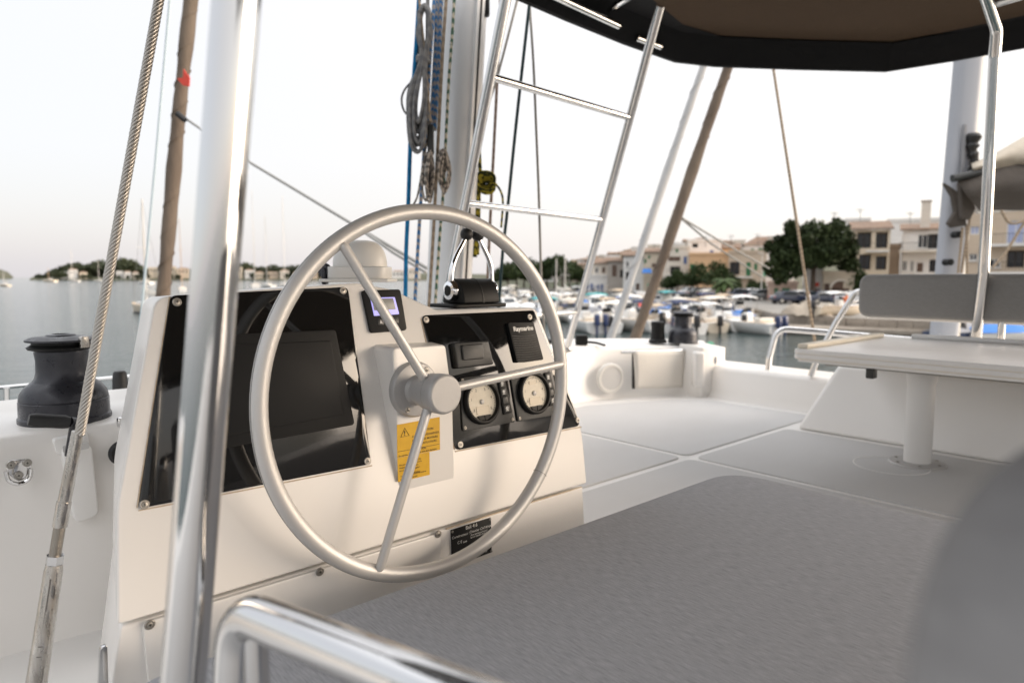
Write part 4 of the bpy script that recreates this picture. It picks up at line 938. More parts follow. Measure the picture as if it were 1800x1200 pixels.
def motorboat(L, B, hull, canopy=None, engine='engine_black', twin=False, cover=None, cabin=False, stripe=None):
    t = bpy.data.objects.new('motorboat', None); C.objects.link(t); H = .62+.05*L*.5
    O('hull', loft(hull_bm(L, B, H)), hull, t, smooth=50)
    bm = bmesh.new(); dk = []; rows = hull_bm(L, B, H)      # deck with gunwale, set a little below the sheer
    for r_ in rows: dk.append([bm.verts.new(V((r_[0].x, r_[0].y*.93, r_[0].z+.012))), bm.verts.new(V((r_[0].x, 0, r_[0].z+.05))), bm.verts.new(V((r_[0].x, -r_[0].y*.93, r_[0].z+.012)))])
    for a, b in zip(dk, dk[1:]):
        for k in range(2): bm.faces.new((a[k], a[k+1], b[k+1], b[k]))
    O('foredeck', bm, 'canvas_white' if not cover else cover, t)
    if stripe:
        bm = bmesh.new()
        for sgn in (0, -1):
            pr = None
            for r_ in rows[:9]:
                a, b = r_[sgn], r_[1 if sgn == 0 else -2]; p, q = a.lerp(b, .25)*1.0, a.lerp(b, .6)*1.0; p.y *= 1.012; q.y *= 1.012
                c = (bm.verts.new(p), bm.verts.new(q))
                if pr: bm.faces.new((pr[0], pr[1], c[1], c[0]))
                pr = c
        O('stripe', bm, stripe, t)
    if cover:
        rr = []
        for i in range(9):
            s = i/8; x = -L*.46+L*.86*s; hh = .5*math.sin(math.pi*min(1, .12+s*.9))**.8*(1+.12*math.sin(s*14)); b = B/2*.95*(1-max(0, (s-.45)/.55)**2)
            b = max(b, .04); rr.append([V((x, -b, H+.03)), V((x, -b*.6, H+hh*.7)), V((x, 0, H+hh)), V((x, b*.6, H+hh*.7)), V((x, b, H+.03))])
        O('boat_cover', loft(rr), cover, t, smooth=60)
    else:
        O('cockpit', box((-L*.16, 0, H+.04), L*.5, B*.72, .07, .02), 'tan', t)
        if cabin:
            O('cabin', prism([V((x, -B*.32, H+z)) for x, z in ((-L*.12, .02), (L*.24, .02), (L*.14, .55), (L*.04, 1.02), (-L*.12, 1.02))], (0, B*.64, 0), bev=.07), hull, t)
            for s in (-1, 1):
                O('cabin_window', prism([V((x, s*B*.325, H+z)) for x, z in ((-L*.09, .52), (L*.11, .52), (L*.045, .86), (-L*.09, .86))], (0, s*.012, 0)), 'glass', t)
            O('windscreen', prism([V((L*.145, y, H+.50)) for y in (-B*.26, B*.26)]+[V((L*.06, y, H+.92)) for y in (B*.22, -B*.22)], (.03, 0, .02)), 'glass', t)
        else:
            O('console', prism([V((x, -.33, H+z)) for x, z in ((-L*.06, 0), (L*.07, 0), (L*.05, .5), (L*.01, .72), (-L*.06, .66))], (0, .66, 0), bev=.05), 'hull_white', t)
            O('windscreen', prism([V((L*.055, -.36, H+.55)), V((L*.055, .36, H+.55)), V((L*.005, .32, H+1.0)), V((L*.005, -.32, H+1.0))], (.02, 0, 0)), 'glass', t)
        O('seat', box((-L*.28, 0, H+.20), .55, B*.66, .34, .07), 'canvas_cream', t)
    if canopy:
        rr = []
        for i in range(7):
            s = i/6; x = -L*.34+L*.42*s; z = H+1.45+.12*math.sin(math.pi*s)
            rr.append([V((x, B*.46*y, z-.16*y*y)) for y in (-1, -.6, 0, .6, 1)])
        o = O('canopy', loft(rr, False), canopy, t, smooth=60); md = o.modifiers.new('s', 'SOLIDIFY'); md.thickness = .04
        for sx_ in (-.32, .06):
            for sy in (-1, 1): O('canopy_pole', tube([V((L*(sx_*.8-.03), sy*B*.44, H)), V((L*sx_, sy*B*.44, H+1.32))], .022, 6), 'steel', t)
    for y in ((-.32, .32) if twin else (0,)):
        e_ = O('outboard', prism([V((x, y-.17, z)) for x, z in ((-L/2-.50, H*.75), (-L/2-.10, H*.70), (-L/2-.06, H+.42), (-L/2-.16, H+.62), (-L/2-.46, H+.55))], (0, .34, 0), bev=.06), engine, t)
        O('outboard_leg', prism([V((x, y-.07, z)) for x, z in ((-L/2-.36, H*.78), (-L/2-.14, H*.78), (-L/2-.20, -.45), (-L/2-.40, -.45))], (0, .14, 0), bev=.03), engine, t)
    if not cover:
        pts = [V((L*.10, -B*.40, H+.42)), V((L*.34, -B*.24, H+.52)), V((L*.46, 0, H+.60)), V((L*.34, B*.24, H+.52)), V((L*.10, B*.40, H+.42))]
        O('bow_rail', tube(fillet(pts, .3, 4, False), .018, 6), 'steel', t)
    return t
def hullword(h): return {'hull_white': 'white', 'hull_blue': 'navy', 'hull_teal': 'teal', 'hull_red': 'red', 'hull_cream': 'cream'}[h]
def canword(c): return {'tan': 'tan', 'canvas_cream': 'cream', 'canvas_white': 'white', 'canvas_blue': 'bright blue', 'canvas_navy': 'navy', 'canvas_teal': 'teal', 'canvas_grey': 'grey', 'canvas_red': 'red'}[c]
TYPES = [dict(L=5.6, B=2.2, hull='hull_white', canopy='canvas_cream'), dict(L=5.2, B=2.1, hull='hull_white', cover='canvas_navy'), dict(L=6.2, B=2.4, hull='hull_white', cabin=True, stripe='hull_blue'),
         dict(L=5.8, B=2.3, hull='hull_white', canopy='tan', engine='engine_blue'), dict(L=5.0, B=2.1, hull='hull_white', cover='canvas_blue'), dict(L=5.4, B=2.2, hull='hull_cream', canopy='canvas_white', stripe='wood'),
         dict(L=6.0, B=2.3, hull='hull_white', engine='engine_blue', twin=True), dict(L=5.2, B=2.1, hull='hull_blue', cover='canvas_grey'), dict(L=5.6, B=2.2, hull='hull_white', canopy='canvas_navy', stripe='hull_red'),
         dict(L=6.4, B=2.5, hull='hull_white', cabin=True, canopy='canvas_teal'), dict(L=5.0, B=2.0, hull='hull_white', cover='canvas_cream'), dict(L=5.4, B=2.1, hull='hull_teal', cover='canvas_white'), dict(L=5.2, B=2.1, hull='hull_white', cover='canvas_red'),
         dict(L=5.8, B=2.3, hull='hull_white', engine='engine_black')]
protos = {}
def desc(k):
    d = TYPES[k]; s = hullword(d['hull'])+(' cabin boat' if d.get('cabin') else ' motorboat')
    if d.get('canopy'): s += ' with '+canword(d['canopy'])+' canopy'
    if d.get('cover'): s += ' under a '+canword(d['cover'])+' cover'
    if d.get('twin'): s += ' with twin navy outboards'
    elif not d.get('cover') and not d.get('canopy'): s += ' with '+('black' if d.get('engine', 'engine_black') == 'engine_black' else 'navy')+' outboard'
    return s
def boat(k, loc, rz, label):
    if k not in protos:
        t = motorboat(**TYPES[k]); protos[k] = t; t.location = loc; t.rotation_euler = (0, 0, rz)
    else: t = copy_tree(protos[k], loc, rz)
    tagit(t, label, 'motorboat', 'small boats moored in the marina'); return t
ORD = ['first', 'second', 'third', 'fourth', 'fifth', 'sixth', 'seventh', 'eighth', 'ninth', 'tenth', 'eleventh', 'twelfth', 'thirteenth', 'fourteenth']
random.seed(11)
# rows: distance, image span, boats, name; sterns look this way (bow away) or bows this way
ROWS = [(53, 1008, 1335, [6, 0, 13, 3, 8, 5, 13, 6], 'nearest marina row'), (57.5, 1028, 1330, [10, 5, 8, 11, 3, 0, 4], 'second marina row'), (64, 905, 1318, [4, 9, 0, 7, 3, 5, 4, 0, 10, 3, 5], 'third marina row'), (75, 872, 1300, [2, 11, 5, 1, 9, 0, 12, 4, 2, 8, 3], 'fourth marina row'),
        (92, 868, 1285, [10, 0, 2, 5, 4, 13, 3, 1, 9, 8, 0, 12], 'fifth marina row'), (112, 872, 1240, [5, 2, 10, 0, 8, 11, 4, 2, 3, 13, 1], 'sixth marina row'), (138, 880, 1150, [0, 10, 2, 13, 5, 8, 3, 4, 2], 'farthest marina row')]
boat_roots = []
# copying walks the collection once per boat, so build the prototypes first
for ri, (Y, u0, u1, ks, rn) in enumerate(ROWS):
    n_ = len(ks)
    for i, k in enumerate(ks):
        u = u0+(u1-u0)*(i+.5)/n_+random.uniform(-4, 4); Yb = Y+random.uniform(-1.5, 1.5)
        p = cam_pt((u-900)/F_PX*Yb, Yb, WATER_Z+random.uniform(-.04, .04))
        away = random.random() < (.85 if ri == 0 else .6)
        ang = (math.pi/2-HEAD)+(0 if away else math.pi)+random.uniform(-.35, .35)+.25
        o = boat(k, p, ang, desc(k)+', '+ORD[i]+' from the left in the '+rn)
        sc_ = random.uniform(.92, 1.12); o.scale = (sc_,)*3

def sailboat(label, u, vw, vtop, L=9.0, hull='hull_white', mastm='pole_pale', spread=True, ang=0.3, group='sailing boats moored in the bay', canopy=None, mastr=.10):
    Y = (CAM_Z-WATER_Z)*F_PX/(vw-487); p = cam_pt((u-900)/F_PX*Y, Y, WATER_Z)
    t = T('sailboat', label, 'sailboat', p, math.pi/2-HEAD+ang, group); B = L*.3; H = .95*L/9
    def part(nm, bm, m): 
        me = mesh_of(bm, nm); me.materials.append(M[m]); o = bpy.data.objects.new(nm, me); C.objects.link(o); o.parent = t; return o
    part('hull', loft(hull_bm(L, B, H, .3)), hull)
    part('waterline', loft([[V((r_[2].x*.99, r_[2].y*1.06, .16)), V((r_[2].x*.99, r_[2].y*1.05, -.1)), V((r_[4].x*.99, r_[4].y*1.05, -.1)), V((r_[4].x*.99, r_[4].y*1.06, .16))] for r_ in hull_bm(L, B, H, .3)]), 'antifoul')
    part('coach_roof', prism([V((x, -B*.28, z)) for x, z in ((-L*.18, H), (L*.26, H+.05), (L*.16, H+.45), (-L*.18, H+.55))], (0, B*.56, 0), bev=.1), 'hull_white')
    part('deck', loft([[V((r_[0].x, r_[0].y*.95, r_[0].z+.01)), V((r_[6].x, r_[6].y*.95, r_[6].z+.01))] for r_ in hull_bm(L, B, H, .3)], False), 'tan')
    zt_ = CAM_Z-(vtop-487)/F_PX*Y-WATER_Z
    part('mast', tube([V((L*.06, 0, H)), V((L*.05, 0, zt_))], [mastr*1.1, mastr*.8], 8), mastm)
    part('boom', tube([V((L*.04, 0, H+1.2)), V((-L*.36, 0, H+1.3))], .08, 6), mastm)
    part('sail_cover', loft([[V((x, -.16, H+1.32)), V((x, 0, H+1.32+h)), V((x, .16, H+1.32))] for x, h in ((L*.02, .6), (-L*.1, .42), (-L*.34, .22))]), canopy or 'canvas_cream')
    if spread: part('spreader', tube([V((L*.055, -.9, zt_*.58)), V((L*.055, .9, zt_*.58))], .035, 6), mastm)
    for x in (-L*.47, L*.47): part('stay', tube([V((x, 0, H+.1)), V((L*.05, 0, zt_-.2))], .018, 5), 'cable_grey')
    return t
SB = [('white sailboat with dark waterline, nearest in the left bay', 262, 550, 352, 8.6, 'hull_cream', 'pole_pale', .9), ('sailboat with tan mast just left of the near steel post', 322, 512, 386, 8.5, 'hull_white', 'pole_tan', .5),
      ('long sailboat far out left of the wire shroud', 90, 495.5, 470, 16, 'hull_cream', 'pole_tan', 1.2), ('far sailboat under the villas left of the wire shroud', 132, 495.3, 440, 12, 'hull_white', 'pole_pale', 1.4),
      ('far sailboat close to the right side of the wire shroud', 178, 496, 452, 12, 'hull_white', 'pole_pale', 1.3), ('large white sailboat anchored below the dome shaped pine', 258, 499, 405, 14, 'hull_white', 'pole_pale', 1.0),
      ('sailboat with the tallest mast right of the near post', 450, 506, 338, 12, 'hull_white', 'pole_pale', .4), ('sailboat with the shortest mast between two taller ones', 472, 505, 381, 10, 'hull_white', 'pole_pale', .8),
      ('sailboat with spreaders just left of the wheel rim', 503, 506, 346, 11, 'hull_white', 'pole_pale', .6), ('small boat low on the water at the far left edge', 11, 503, 478, 7, 'hull_cream', 'pole_pale', 1.2)]
for lab, u, vw, vt, L, h, mm, an in SB: sailboat(lab, u, vw, vt, L, h, mm, ang=an, mastr=.16 if vw < 500 else .11)
sailboat('sailboat with thin mast behind the dark green trees of the town shore', 980, 533, 455, 8, 'hull_white', 'pole_pale', ang=.5)
sailboat('sailboat with bare mast left of the support frame among motorboats', 994, 530, 450, 8, 'hull_white', 'pole_pale', ang=.2)
o_ = T('harbour_buoy', 'small green buoy floating off the far coaming corner', 'buoy', at(1250, 606, 40))
bp_ = cam_pt((1250-900)/F_PX*42, 42, WATER_Z)
O('buoy_body', lathe([(0, -.2), (.22, -.05), (.25, .05), (.16, .15), (0, .2)], bp_, ZZ, 16), mat('buoy green', (.02, .22, .12), .4), o_)

# ================================================================== QUAY, TOWN, COAST
QZ = -2.1
M['stone'] = mat('quay stone', (.34, .29, .235), .85, vary=((.8, .8, 1.6), (.25, .21, .17)), bump=(3, .6, .1))
M['asphalt'] = mat('quay paving', (.20, .185, .165), .85, vary=(.3, (.25, .235, .21)))
M['earth'] = mat('hillside earth', (.085, .078, .048), .95, vary=((.04, .04, .06), (.045, .055, .026)))
def quay_pt(u, Y, z): return cam_pt((u-900)/F_PX*Y, Y, z)
front = [quay_pt(840, 168, QZ), quay_pt(1010, 160, QZ), quay_pt(1180, 132, QZ), quay_pt(1262, 98, QZ), quay_pt(1300, 72, QZ), quay_pt(1345, 60, QZ), quay_pt(1370, 55, QZ), quay_pt(1490, 50, QZ), quay_pt(1640, 46, QZ), quay_pt(2600, 40, QZ)]
back = [quay_pt(2600, 240, QZ), quay_pt(840, 260, QZ)]
O('quay', prism(front+back, (0, 0, -3)), 'asphalt', kind='structure', smooth=0)
qy = C.objects['quay']
bm = bmesh.new()
for a, b in zip(front, front[1:]):
    d = (b-a).normalized(); n_ = V((d.y, -d.x, 0)); L_ = (b-a).length; k = 0; x = 0
    while x < L_:
        w_ = min(random.uniform(.9, 1.7), L_-x)
        if a.length < 110:
            for j in range(3):
                add_box(bm, a+d*(x+w_/2)+n_*random.uniform(.02, .08)-ZZ*(.22+j*.42), w_-.03, .2, .39, (d, n_, ZZ))
        x += w_
O('quay_stone', bm, 'stone', qy, kind='stuff')
# distant water line coping: long low jetty on the right
O('jetty', prism([quay_pt(1330, 50.5, -2.75), quay_pt(1560, 47, -2.75), quay_pt(1800, 43, -2.75), quay_pt(1800, 45.5, -2.75), quay_pt(1560, 49, -2.75), quay_pt(1330, 53, -2.75)], (0, 0, -.35), bev=.03), 'stone', kind='structure')

WALLS = {'white': (.72, .70, .67), 'offwhite': (.66, .60, .52), 'beige': (.52, .42, .32), 'peach': (.66, .43, .25), 'grey': (.38, .34, .30), 'pink': (.58, .43, .35), 'stone': (.30, .23, .17), 'cream': (.62, .53, .41), 'brown': (.22, .17, .14)}
for k, c in WALLS.items(): M['wall_'+k] = mat('plaster '+k, c, .9, vary=((.35, .35, .8), tuple(x*.87 for x in c)), bump=(4, .2, .02))
def tile_mat():
    m = mat('terracotta tiles', (.33, .215, .145), .85, vary=((.6, .6, .6), (.24, .165, .12))); t = m.node_tree; b = t.nodes['Principled BSDF']
    c = t.nodes.new('ShaderNodeTexCoord'); wv = t.nodes.new('ShaderNodeTexWave'); wv.inputs['Scale'].default_value = 3.2; t.links.new(c.outputs['Object'], wv.inputs['Vector'])
    bp = t.nodes.new('ShaderNodeBump'); bp.inputs['Distance'].default_value = .08; t.links.new(wv.outputs['Fac'], bp.inputs['Height']); t.links.new(bp.outputs[0], b.inputs['Normal']); return m
M['tiles'] = tile_mat()
M['shutter_green'] = mat('green shutter', (.012, .14, .05), .6); M['shutter_mint'] = mat('mint door', (.12, .48, .30), .6); M['shutter_blue'] = mat('blue shutter', (.05, .11, .30), .6); M['shutter_brown'] = mat('brown shutter', (.11, .065, .045), .6)
M['pane'] = mat('window pane', (.015, .018, .022), .06); M['pane_blue'] = mat('pale blue blind', (.34, .38, .55), .5)
FR = Matrix(((RT.x, HD.x, 0), (RT.y, HD.y, 0), (0, 0, 1))).to_4x4()
def house(label, u0, u1, vt, Y, wall='white', roof='flat', wins=(), depth=9, zb=QZ, name='house', balc=(), chim=(), rh=None, cat='house', group='houses along the harbour front', roofm='tiles'):
    """wins: (u0,u1,v0,v1,kind) in picture rows; the facade stands square to the sight line of the town"""
    ph = math.atan(((u0+u1)/2-900)/F_PX)*.93; hr = RT*math.cos(ph)-HD*math.sin(ph); hn = HD*math.cos(ph)+RT*math.sin(ph)
    base = cam_pt(((u0+u1)/2-900)/F_PX*Y, Y, zb)
    def at(u, v, Y_=None): return pl(u, v, base, hn)      # survey points on this facade
    pL, pR = at(u0, vt), at(u1, vt); zt_ = (pL.z+pR.z)/2; x0 = pL.dot(hr); x1 = pR.dot(hr); base = base+hr*((x0+x1)/2-base.dot(hr))
    t = T(name, label, cat, base, -HEAD-ph, group)
    xm = (x0+x1)/2; W = (x1-x0)/2; Hh = zt_-zb
    def part(nm, bm, m, par=t, smooth=0):
        me = mesh_of(bm, nm, smooth); me.materials.append(M[m]); o = bpy.data.objects.new(nm, me); C.objects.link(o); o.parent = par; return o
    ws = []
    for a, b, c, d, kd in wins:
        A_ = at(a, c, Y); B2_ = at(b, d, Y); ws.append((max(A_.dot(hr)-xm, -W+.05), min(B2_.dot(hr)-xm, W-.05), max(B2_.z-zb, .02), min(A_.z-zb, Hh-.1), kd))
    xs = sorted({-W, W}|{w_[0] for w_ in ws}|{w_[1] for w_ in ws}); zs_ = sorted({0, Hh}|{w_[2] for w_ in ws}|{w_[3] for w_ in ws})
    bm = bmesh.new()
    def inside(x, z): return any(w_[0] < x < w_[1] and w_[2] < z < w_[3] for w_ in ws)
    def quad(*p): bm.faces.new([bm.verts.new(q) for q in p])
    for xa, xb in zip(xs, xs[1:]):
        for za, zb_ in zip(zs_, zs_[1:]):
            if not inside((xa+xb)/2, (za+zb_)/2): quad((xa, 0, za), (xb, 0, za), (xb, 0, zb_), (xa, 0, zb_))
    quad((-W, 0, 0), (-W, depth, 0), (-W, depth, Hh), (-W, 0, Hh)); quad((W, 0, 0), (W, 0, Hh), (W, depth, Hh), (W, depth, 0)); quad((-W, depth, 0), (W, depth, 0), (W, depth, Hh), (-W, depth, Hh))
    quad((-W, 0, Hh), (W, 0, Hh), (W, depth, Hh), (-W, depth, Hh))
    for a, b, c, d, kd in ws:
        r_ = 2.2 if kd == 'loggia' else .18
        for p, q in (((a, c), (b, c)), ((b, c), (b, d)), ((b, d), (a, d)), ((a, d), (a, c))): quad((p[0], 0, p[1]), (q[0], 0, q[1]), (q[0], r_, q[1]), (p[0], r_, p[1]))
    bmesh.ops.remove_doubles(bm, verts=bm.verts, dist=.002)
    part('wall', bm, 'wall_'+wall)
    for a, b, c, d, kd in ws:
        r_ = 2.15 if kd == 'loggia' else .16
        if kd in ('win', 'loggia', 'blind', 'arch'):
            fr_ = bmesh.new(); w_ = .09
            for (cx_, cz_, sx_, sz_) in (((a+b)/2, c+w_/2, b-a, w_), ((a+b)/2, d-w_/2, b-a, w_), (a+w_/2, (c+d)/2, w_, d-c-2*w_), (b-w_/2, (c+d)/2, w_, d-c-2*w_), ((a+b)/2, (c+d)/2, w_*.8, d-c-2*w_)):
                add_box(fr_, (cx_, r_-.03, cz_), max(sx_, .02), .05, max(sz_, .02))
            f_ = part('window', fr_, 'wall_white' if kd != 'loggia' else 'shutter_brown')
            part('pane', box(((a+b)/2, r_, (c+d)/2), b-a, .02, d-c), 'pane_blue' if kd == 'blind' else 'pane', f_)
            if kd == 'win': part('sill', box(((a+b)/2, -.06, c-.05), b-a+.2, .16, .08), 'wall_white', f_)
        else:
            dk_ = bmesh.new(); hw = (b-a)/2
            for s in (0, 1): add_box(dk_, (a+hw*(s+.5), .06, (c+d)/2), hw-.03, .06, d-c-.04)
            m_ = {'green': 'shutter_green', 'mint': 'shutter_mint', 'blue': 'shutter_blue', 'brown': 'shutter_brown'}[kd]
            part('door' if c < .4 else 'shutter', dk_, m_)
    for a, b, v in balc:
        A_ = at(a, v, Y); B2_ = at(b, v, Y); xa, xb, z = A_.dot(hr)-xm, B2_.dot(hr)-xm, A_.z-zb
        part('balcony', box(((xa+xb)/2, -.6, z-.1), xb-xa, 1.2, .2), 'wall_'+('white' if wall != 'white' else 'offwhite'))
        rl = bmesh.new(); n_ = max(3, int((xb-xa)/.25))
        for i in range(n_+1): add_box(rl, (xa+(xb-xa)*i/n_, -1.16, z+.45), .03, .03, .9)
        add_box(rl, ((xa+xb)/2, -1.16, z+.93), xb-xa, .05, .05)
        part('railing', rl, 'plastic_grey')
    ov = .35
    if roof in ('gable', 'shed', 'hip'):
        h = (rh or 1.6)*.72
        if roof == 'gable': pr = [V((-W-ov, -ov, Hh)), V((-W-ov, depth/2, Hh+h)), V((-W-ov, depth+ov, Hh)), V((-W-ov, depth+ov, Hh+.16)), V((-W-ov, depth/2, Hh+h+.2)), V((-W-ov, -ov, Hh+.16))]
        elif roof == 'shed': pr = [V((-W-ov, -ov, Hh+.01)), V((-W-ov, depth+ov, Hh+h)), V((-W-ov, depth+ov, Hh+h+.2)), V((-W-ov, -ov, Hh+.2))]
        if roof == 'hip':
            bm = bmesh.new(); q = [bm.verts.new(p) for p in ((-W-ov, -ov, Hh+.01), (W+ov, -ov, Hh+.01), (W+ov, depth+ov, Hh+.01), (-W-ov, depth+ov, Hh+.01))]; i_ = min(W*.7, depth/2)
            a, b = bm.verts.new((-W+i_, depth/2, Hh+h)), bm.verts.new((W-i_, depth/2, Hh+h)); bm.faces.new(q); bm.faces.new((q[0], q[1], b, a)); bm.faces.new((q[1], q[2], b)); bm.faces.new((q[2], q[3], a, b)); bm.faces.new((q[3], q[0], a))
            rf = part('roof', bm, roofm)
        else: rf = part('roof', prism(pr, (2*W+2*ov, 0, 0)), roofm)
    else:
        bm = bmesh.new()
        for cx_, cy_, sx_, sy_ in ((0, -.02, 2*W+.1, .25), (0, depth, 2*W+.1, .25), (-W, depth/2, .25, depth-.3), (W, depth/2, .25, depth-.3)): add_box(bm, (cx_, cy_, Hh+.2), sx_, sy_, .42)
        rf = part('parapet', bm, 'wall_'+wall)
    for u, v, w_ in chim:
        A_ = at(u, v, Y); x = A_.dot(hr)-xm; z = A_.z-zb
        ch = part('chimney', box((x, 2.0, (z+Hh)/2), w_, w_, z-Hh+.01), 'wall_offwhite', rf); part('chimney_cap', box((x, 2.0, z+.08), w_+.2, w_+.2, .12), 'tiles', rf)
    return t
g = lambda *a: a
# --- right part of the front (distance 60-95 m)
house('beige apartment house behind the furled mainsail at the right edge', 1694, 1990, 352, 62, 'beige', 'flat', [(1771, 1800, 388, 428, 'blind'), (1706, 1721, 398, 412, 'blind'), (1771, 1800, 440, 470, 'loggia'), (1738, 1758, 455, 470, 'win'), (1704, 1718, 446, 458, 'win'), (1830, 1850, 390, 425, 'blind'), (1738, 1762, 485, 510, 'brown')], balc=[(1738, 1990, 430), (1738, 1990, 478)], depth=12)
house('white balcony house with tiled roof left of the neighbouring mast', 1588, 1662, 405, 84, 'white', 'shed', [(1614, 1630, 412, 436, 'win'), (1630, 1654, 411, 437, 'loggia'), (1586, 1594, 458, 476, 'win'), (1612, 1622, 462, 478, 'brown'), (1634, 1650, 456, 478, 'loggia'), (1600, 1606, 458, 478, 'win')], balc=[(1580, 1660, 441)], rh=1.8, chim=[(1630, 352, 1.0)])
house('tall blank white house behind the balcony house and the arcade', 1560, 1690, 388, 98, 'white', 'flat', [(1600, 1606, 400, 408, 'win')], depth=12)
house('brown stone pillar house wedged between two balcony houses', 1564, 1583, 434, 86, 'stone', 'flat', [])
house('dark balcony house with two open loggias and sloping tiled roof', 1498, 1566, 404, 84, 'cream', 'shed', [(1507, 1531, 408, 436, 'loggia'), (1540, 1560, 408, 436, 'loggia'), (1510, 1530, 447, 474, 'loggia'), (1540, 1558, 450, 474, 'loggia'), (1502, 1512, 486, 524, 'brown'), (1520, 1545, 484, 520, 'loggia')], balc=[(1522, 1562, 441)], rh=2.2, depth=10)
house('white roof house rising behind the balcony house right of the pine', 1486, 1530, 388, 104, 'white', 'flat', [(1512, 1520, 393, 402, 'win')], chim=[])
gar = house('cream garage house with a brown arched door right of the pine', 1447, 1502, 482, 80, 'cream', 'flat', [(1462, 1492, 506, 528, 'brown'), (1449, 1457, 498, 524, 'brown')], depth=7, name='garage')
pc = at(1477, 506, 79.85)
bm = prism([pc+RT*(1.0*math.cos(a))+ZZ*(.78*math.sin(a)-.02) for a in [math.pi*k/14 for k in range(15)]], HD*.12); O('arch_panel', bm, 'shutter_brown', gar)
bm = bmesh.new(); add_tube(bm, [pc-HD*.05+RT*(1.12*math.cos(a))+ZZ*(.9*math.sin(a)) for a in [math.pi*k/14 for k in range(15)]], .12, 6); O('arch_surround', bm, 'wall_offwhite', gar)
house('small white shop with red sign beneath the big pine', 1413, 1446, 478, 82, 'white', 'flat', [(1424, 1430, 508, 527, 'win'), (1432, 1442, 506, 524, 'win')], depth=6, name='shop')
sg = T('shop_sign', 'small red sign on the white shop beneath the pine', 'sign', at(1436, 500, 81.6)); O('sign_board', box(at(1436, 500, 81.6), .5, .1, .5, .03, 1, ax), 'canvas_red', sg)
house('low pinkish cottage with green door and shutter left of the pine', 1350, 1402, 500, 84, 'pink', 'flat', [(1361, 1367, 506, 528, 'green'), (1375, 1388, 506, 518, 'green')], depth=7, name='cottage')
house('beige house with glazed balcony and green shutters', 1281, 1348, 444, 112, 'beige', 'flat', [(1283, 1300, 460, 483, 'loggia'), (1312, 1319, 461, 485, 'green'), (1326, 1331, 463, 475, 'green'), (1342, 1349, 470, 486, 'mint'), (1314, 1322, 498, 514, 'green'), (1341, 1350, 502, 524, 'mint')], balc=[(1281, 1322, 486)])
house('white house with broad terracotta roof behind the glazed balcony house', 1308, 1372, 430, 128, 'white', 'hip', [(1320, 1325, 437, 447, 'green'), (1333, 1340, 436, 448, 'green')], rh=2.4, chim=[(1354, 416, .9)])
house('peach house with plain wall between white and beige houses', 1212, 1287, 448, 118, 'peach', 'flat', [(1213, 1222, 464, 482, 'green')], depth=12)
house('white rooftop house with blue window above the peach house', 1209, 1268, 424, 126, 'white', 'flat', [(1217, 1227, 428, 435, 'loggia'), (1248, 1254, 440, 452, 'blue')], depth=10)
house('orange tall house with terracotta roof right of the peach house', 1258, 1300, 437, 128, 'peach', 'gable', [], rh=1.4, chim=[(1288, 428, .8)])
house('offwhite house with blue door and dark balcony', 1166, 1212, 436, 122, 'offwhite', 'flat', [(1188, 1192, 436.5, 444, 'green'), (1202, 1207, 451, 464, 'blue'), (1178, 1196, 468, 482, 'loggia'), (1175, 1196, 451, 459, 'brown'), (1178, 1186, 498, 512, 'win')], balc=[(1172, 1200, 483)])
house('cream narrow house with small green windows behind the brown furled sail', 1132, 1168, 444, 128, 'cream', 'gable', [(1139, 1143, 449, 455, 'green'), (1131, 1136, 455, 463, 'green'), (1146, 1160, 463, 470, 'brown'), (1138, 1144, 498, 510, 'mint')], rh=1.0)
house('white house with grey door behind the pale furled sail', 1096, 1134, 450, 130, 'white', 'gable', [(1100, 1106, 460, 470, 'win'), (1114, 1120, 460, 470, 'win'), (1100, 1112, 478, 492, 'loggia'), (1118, 1124, 498, 510, 'brown')], rh=1.3)
aw = T('awning', 'bright blue awning on the house front behind the brown furled sail', 'awning', at(1137, 478, 126)); O('awning_cloth', prism([at(1128, 480, 125), at(1146, 480, 125), at(1144, 473, 127.5), at(1131, 473, 127.5)], ZZ*.12), 'canvas_blue', aw)
house('brown terrace house with red panel left of the pale furled sail', 1068, 1098, 460, 136, 'grey', 'gable', [(1076, 1084, 466, 486, 'brown'), (1090, 1102, 474, 488, 'loggia')], rh=1.2)
house('grey house with wide brown roof left of the terrace house', 1040, 1072, 464, 142, 'offwhite', 'gable', [(1046, 1052, 470, 480, 'win'), (1058, 1064, 470, 480, 'brown')], rh=1.6)
wl_ = house('long white harbour shed with blue painted figures on its wall', 1032, 1068, 486, 140, 'white', 'flat', [(1050, 1053, 500, 511, 'blue'), (1038, 1042, 498, 511, 'blue'), (1056, 1060, 499, 511, 'blue'), (1032.5, 1035, 499, 508, 'blue')], depth=6, name='shed')
house('low white wall house beside the white harbour shed', 1068, 1090, 497, 138, 'white', 'flat', [], depth=5, name='shed')
random.seed(5)
HILL = [(968, 466, 210, 'white'), (984, 462, 240, 'offwhite'), (1000, 464, 230, 'white'), (1016, 458, 250, 'beige'), (1030, 456, 230, 'white'), (1046, 453, 220, 'pink'), (1062, 450, 210, 'offwhite'), (1084, 447, 200, 'white'), (1112, 440, 190, 'cream'), (1150, 432, 185, 'offwhite'), (1180, 428, 190, 'white'), (1232, 420, 200, 'pink'), (1352, 428, 170, 'white'), (1388, 436, 160, 'offwhite'), (948, 470, 260, 'offwhite'), (920, 474, 280, 'white'), (890, 474, 300, 'offwhite')]
posw = ['far left', 'left']
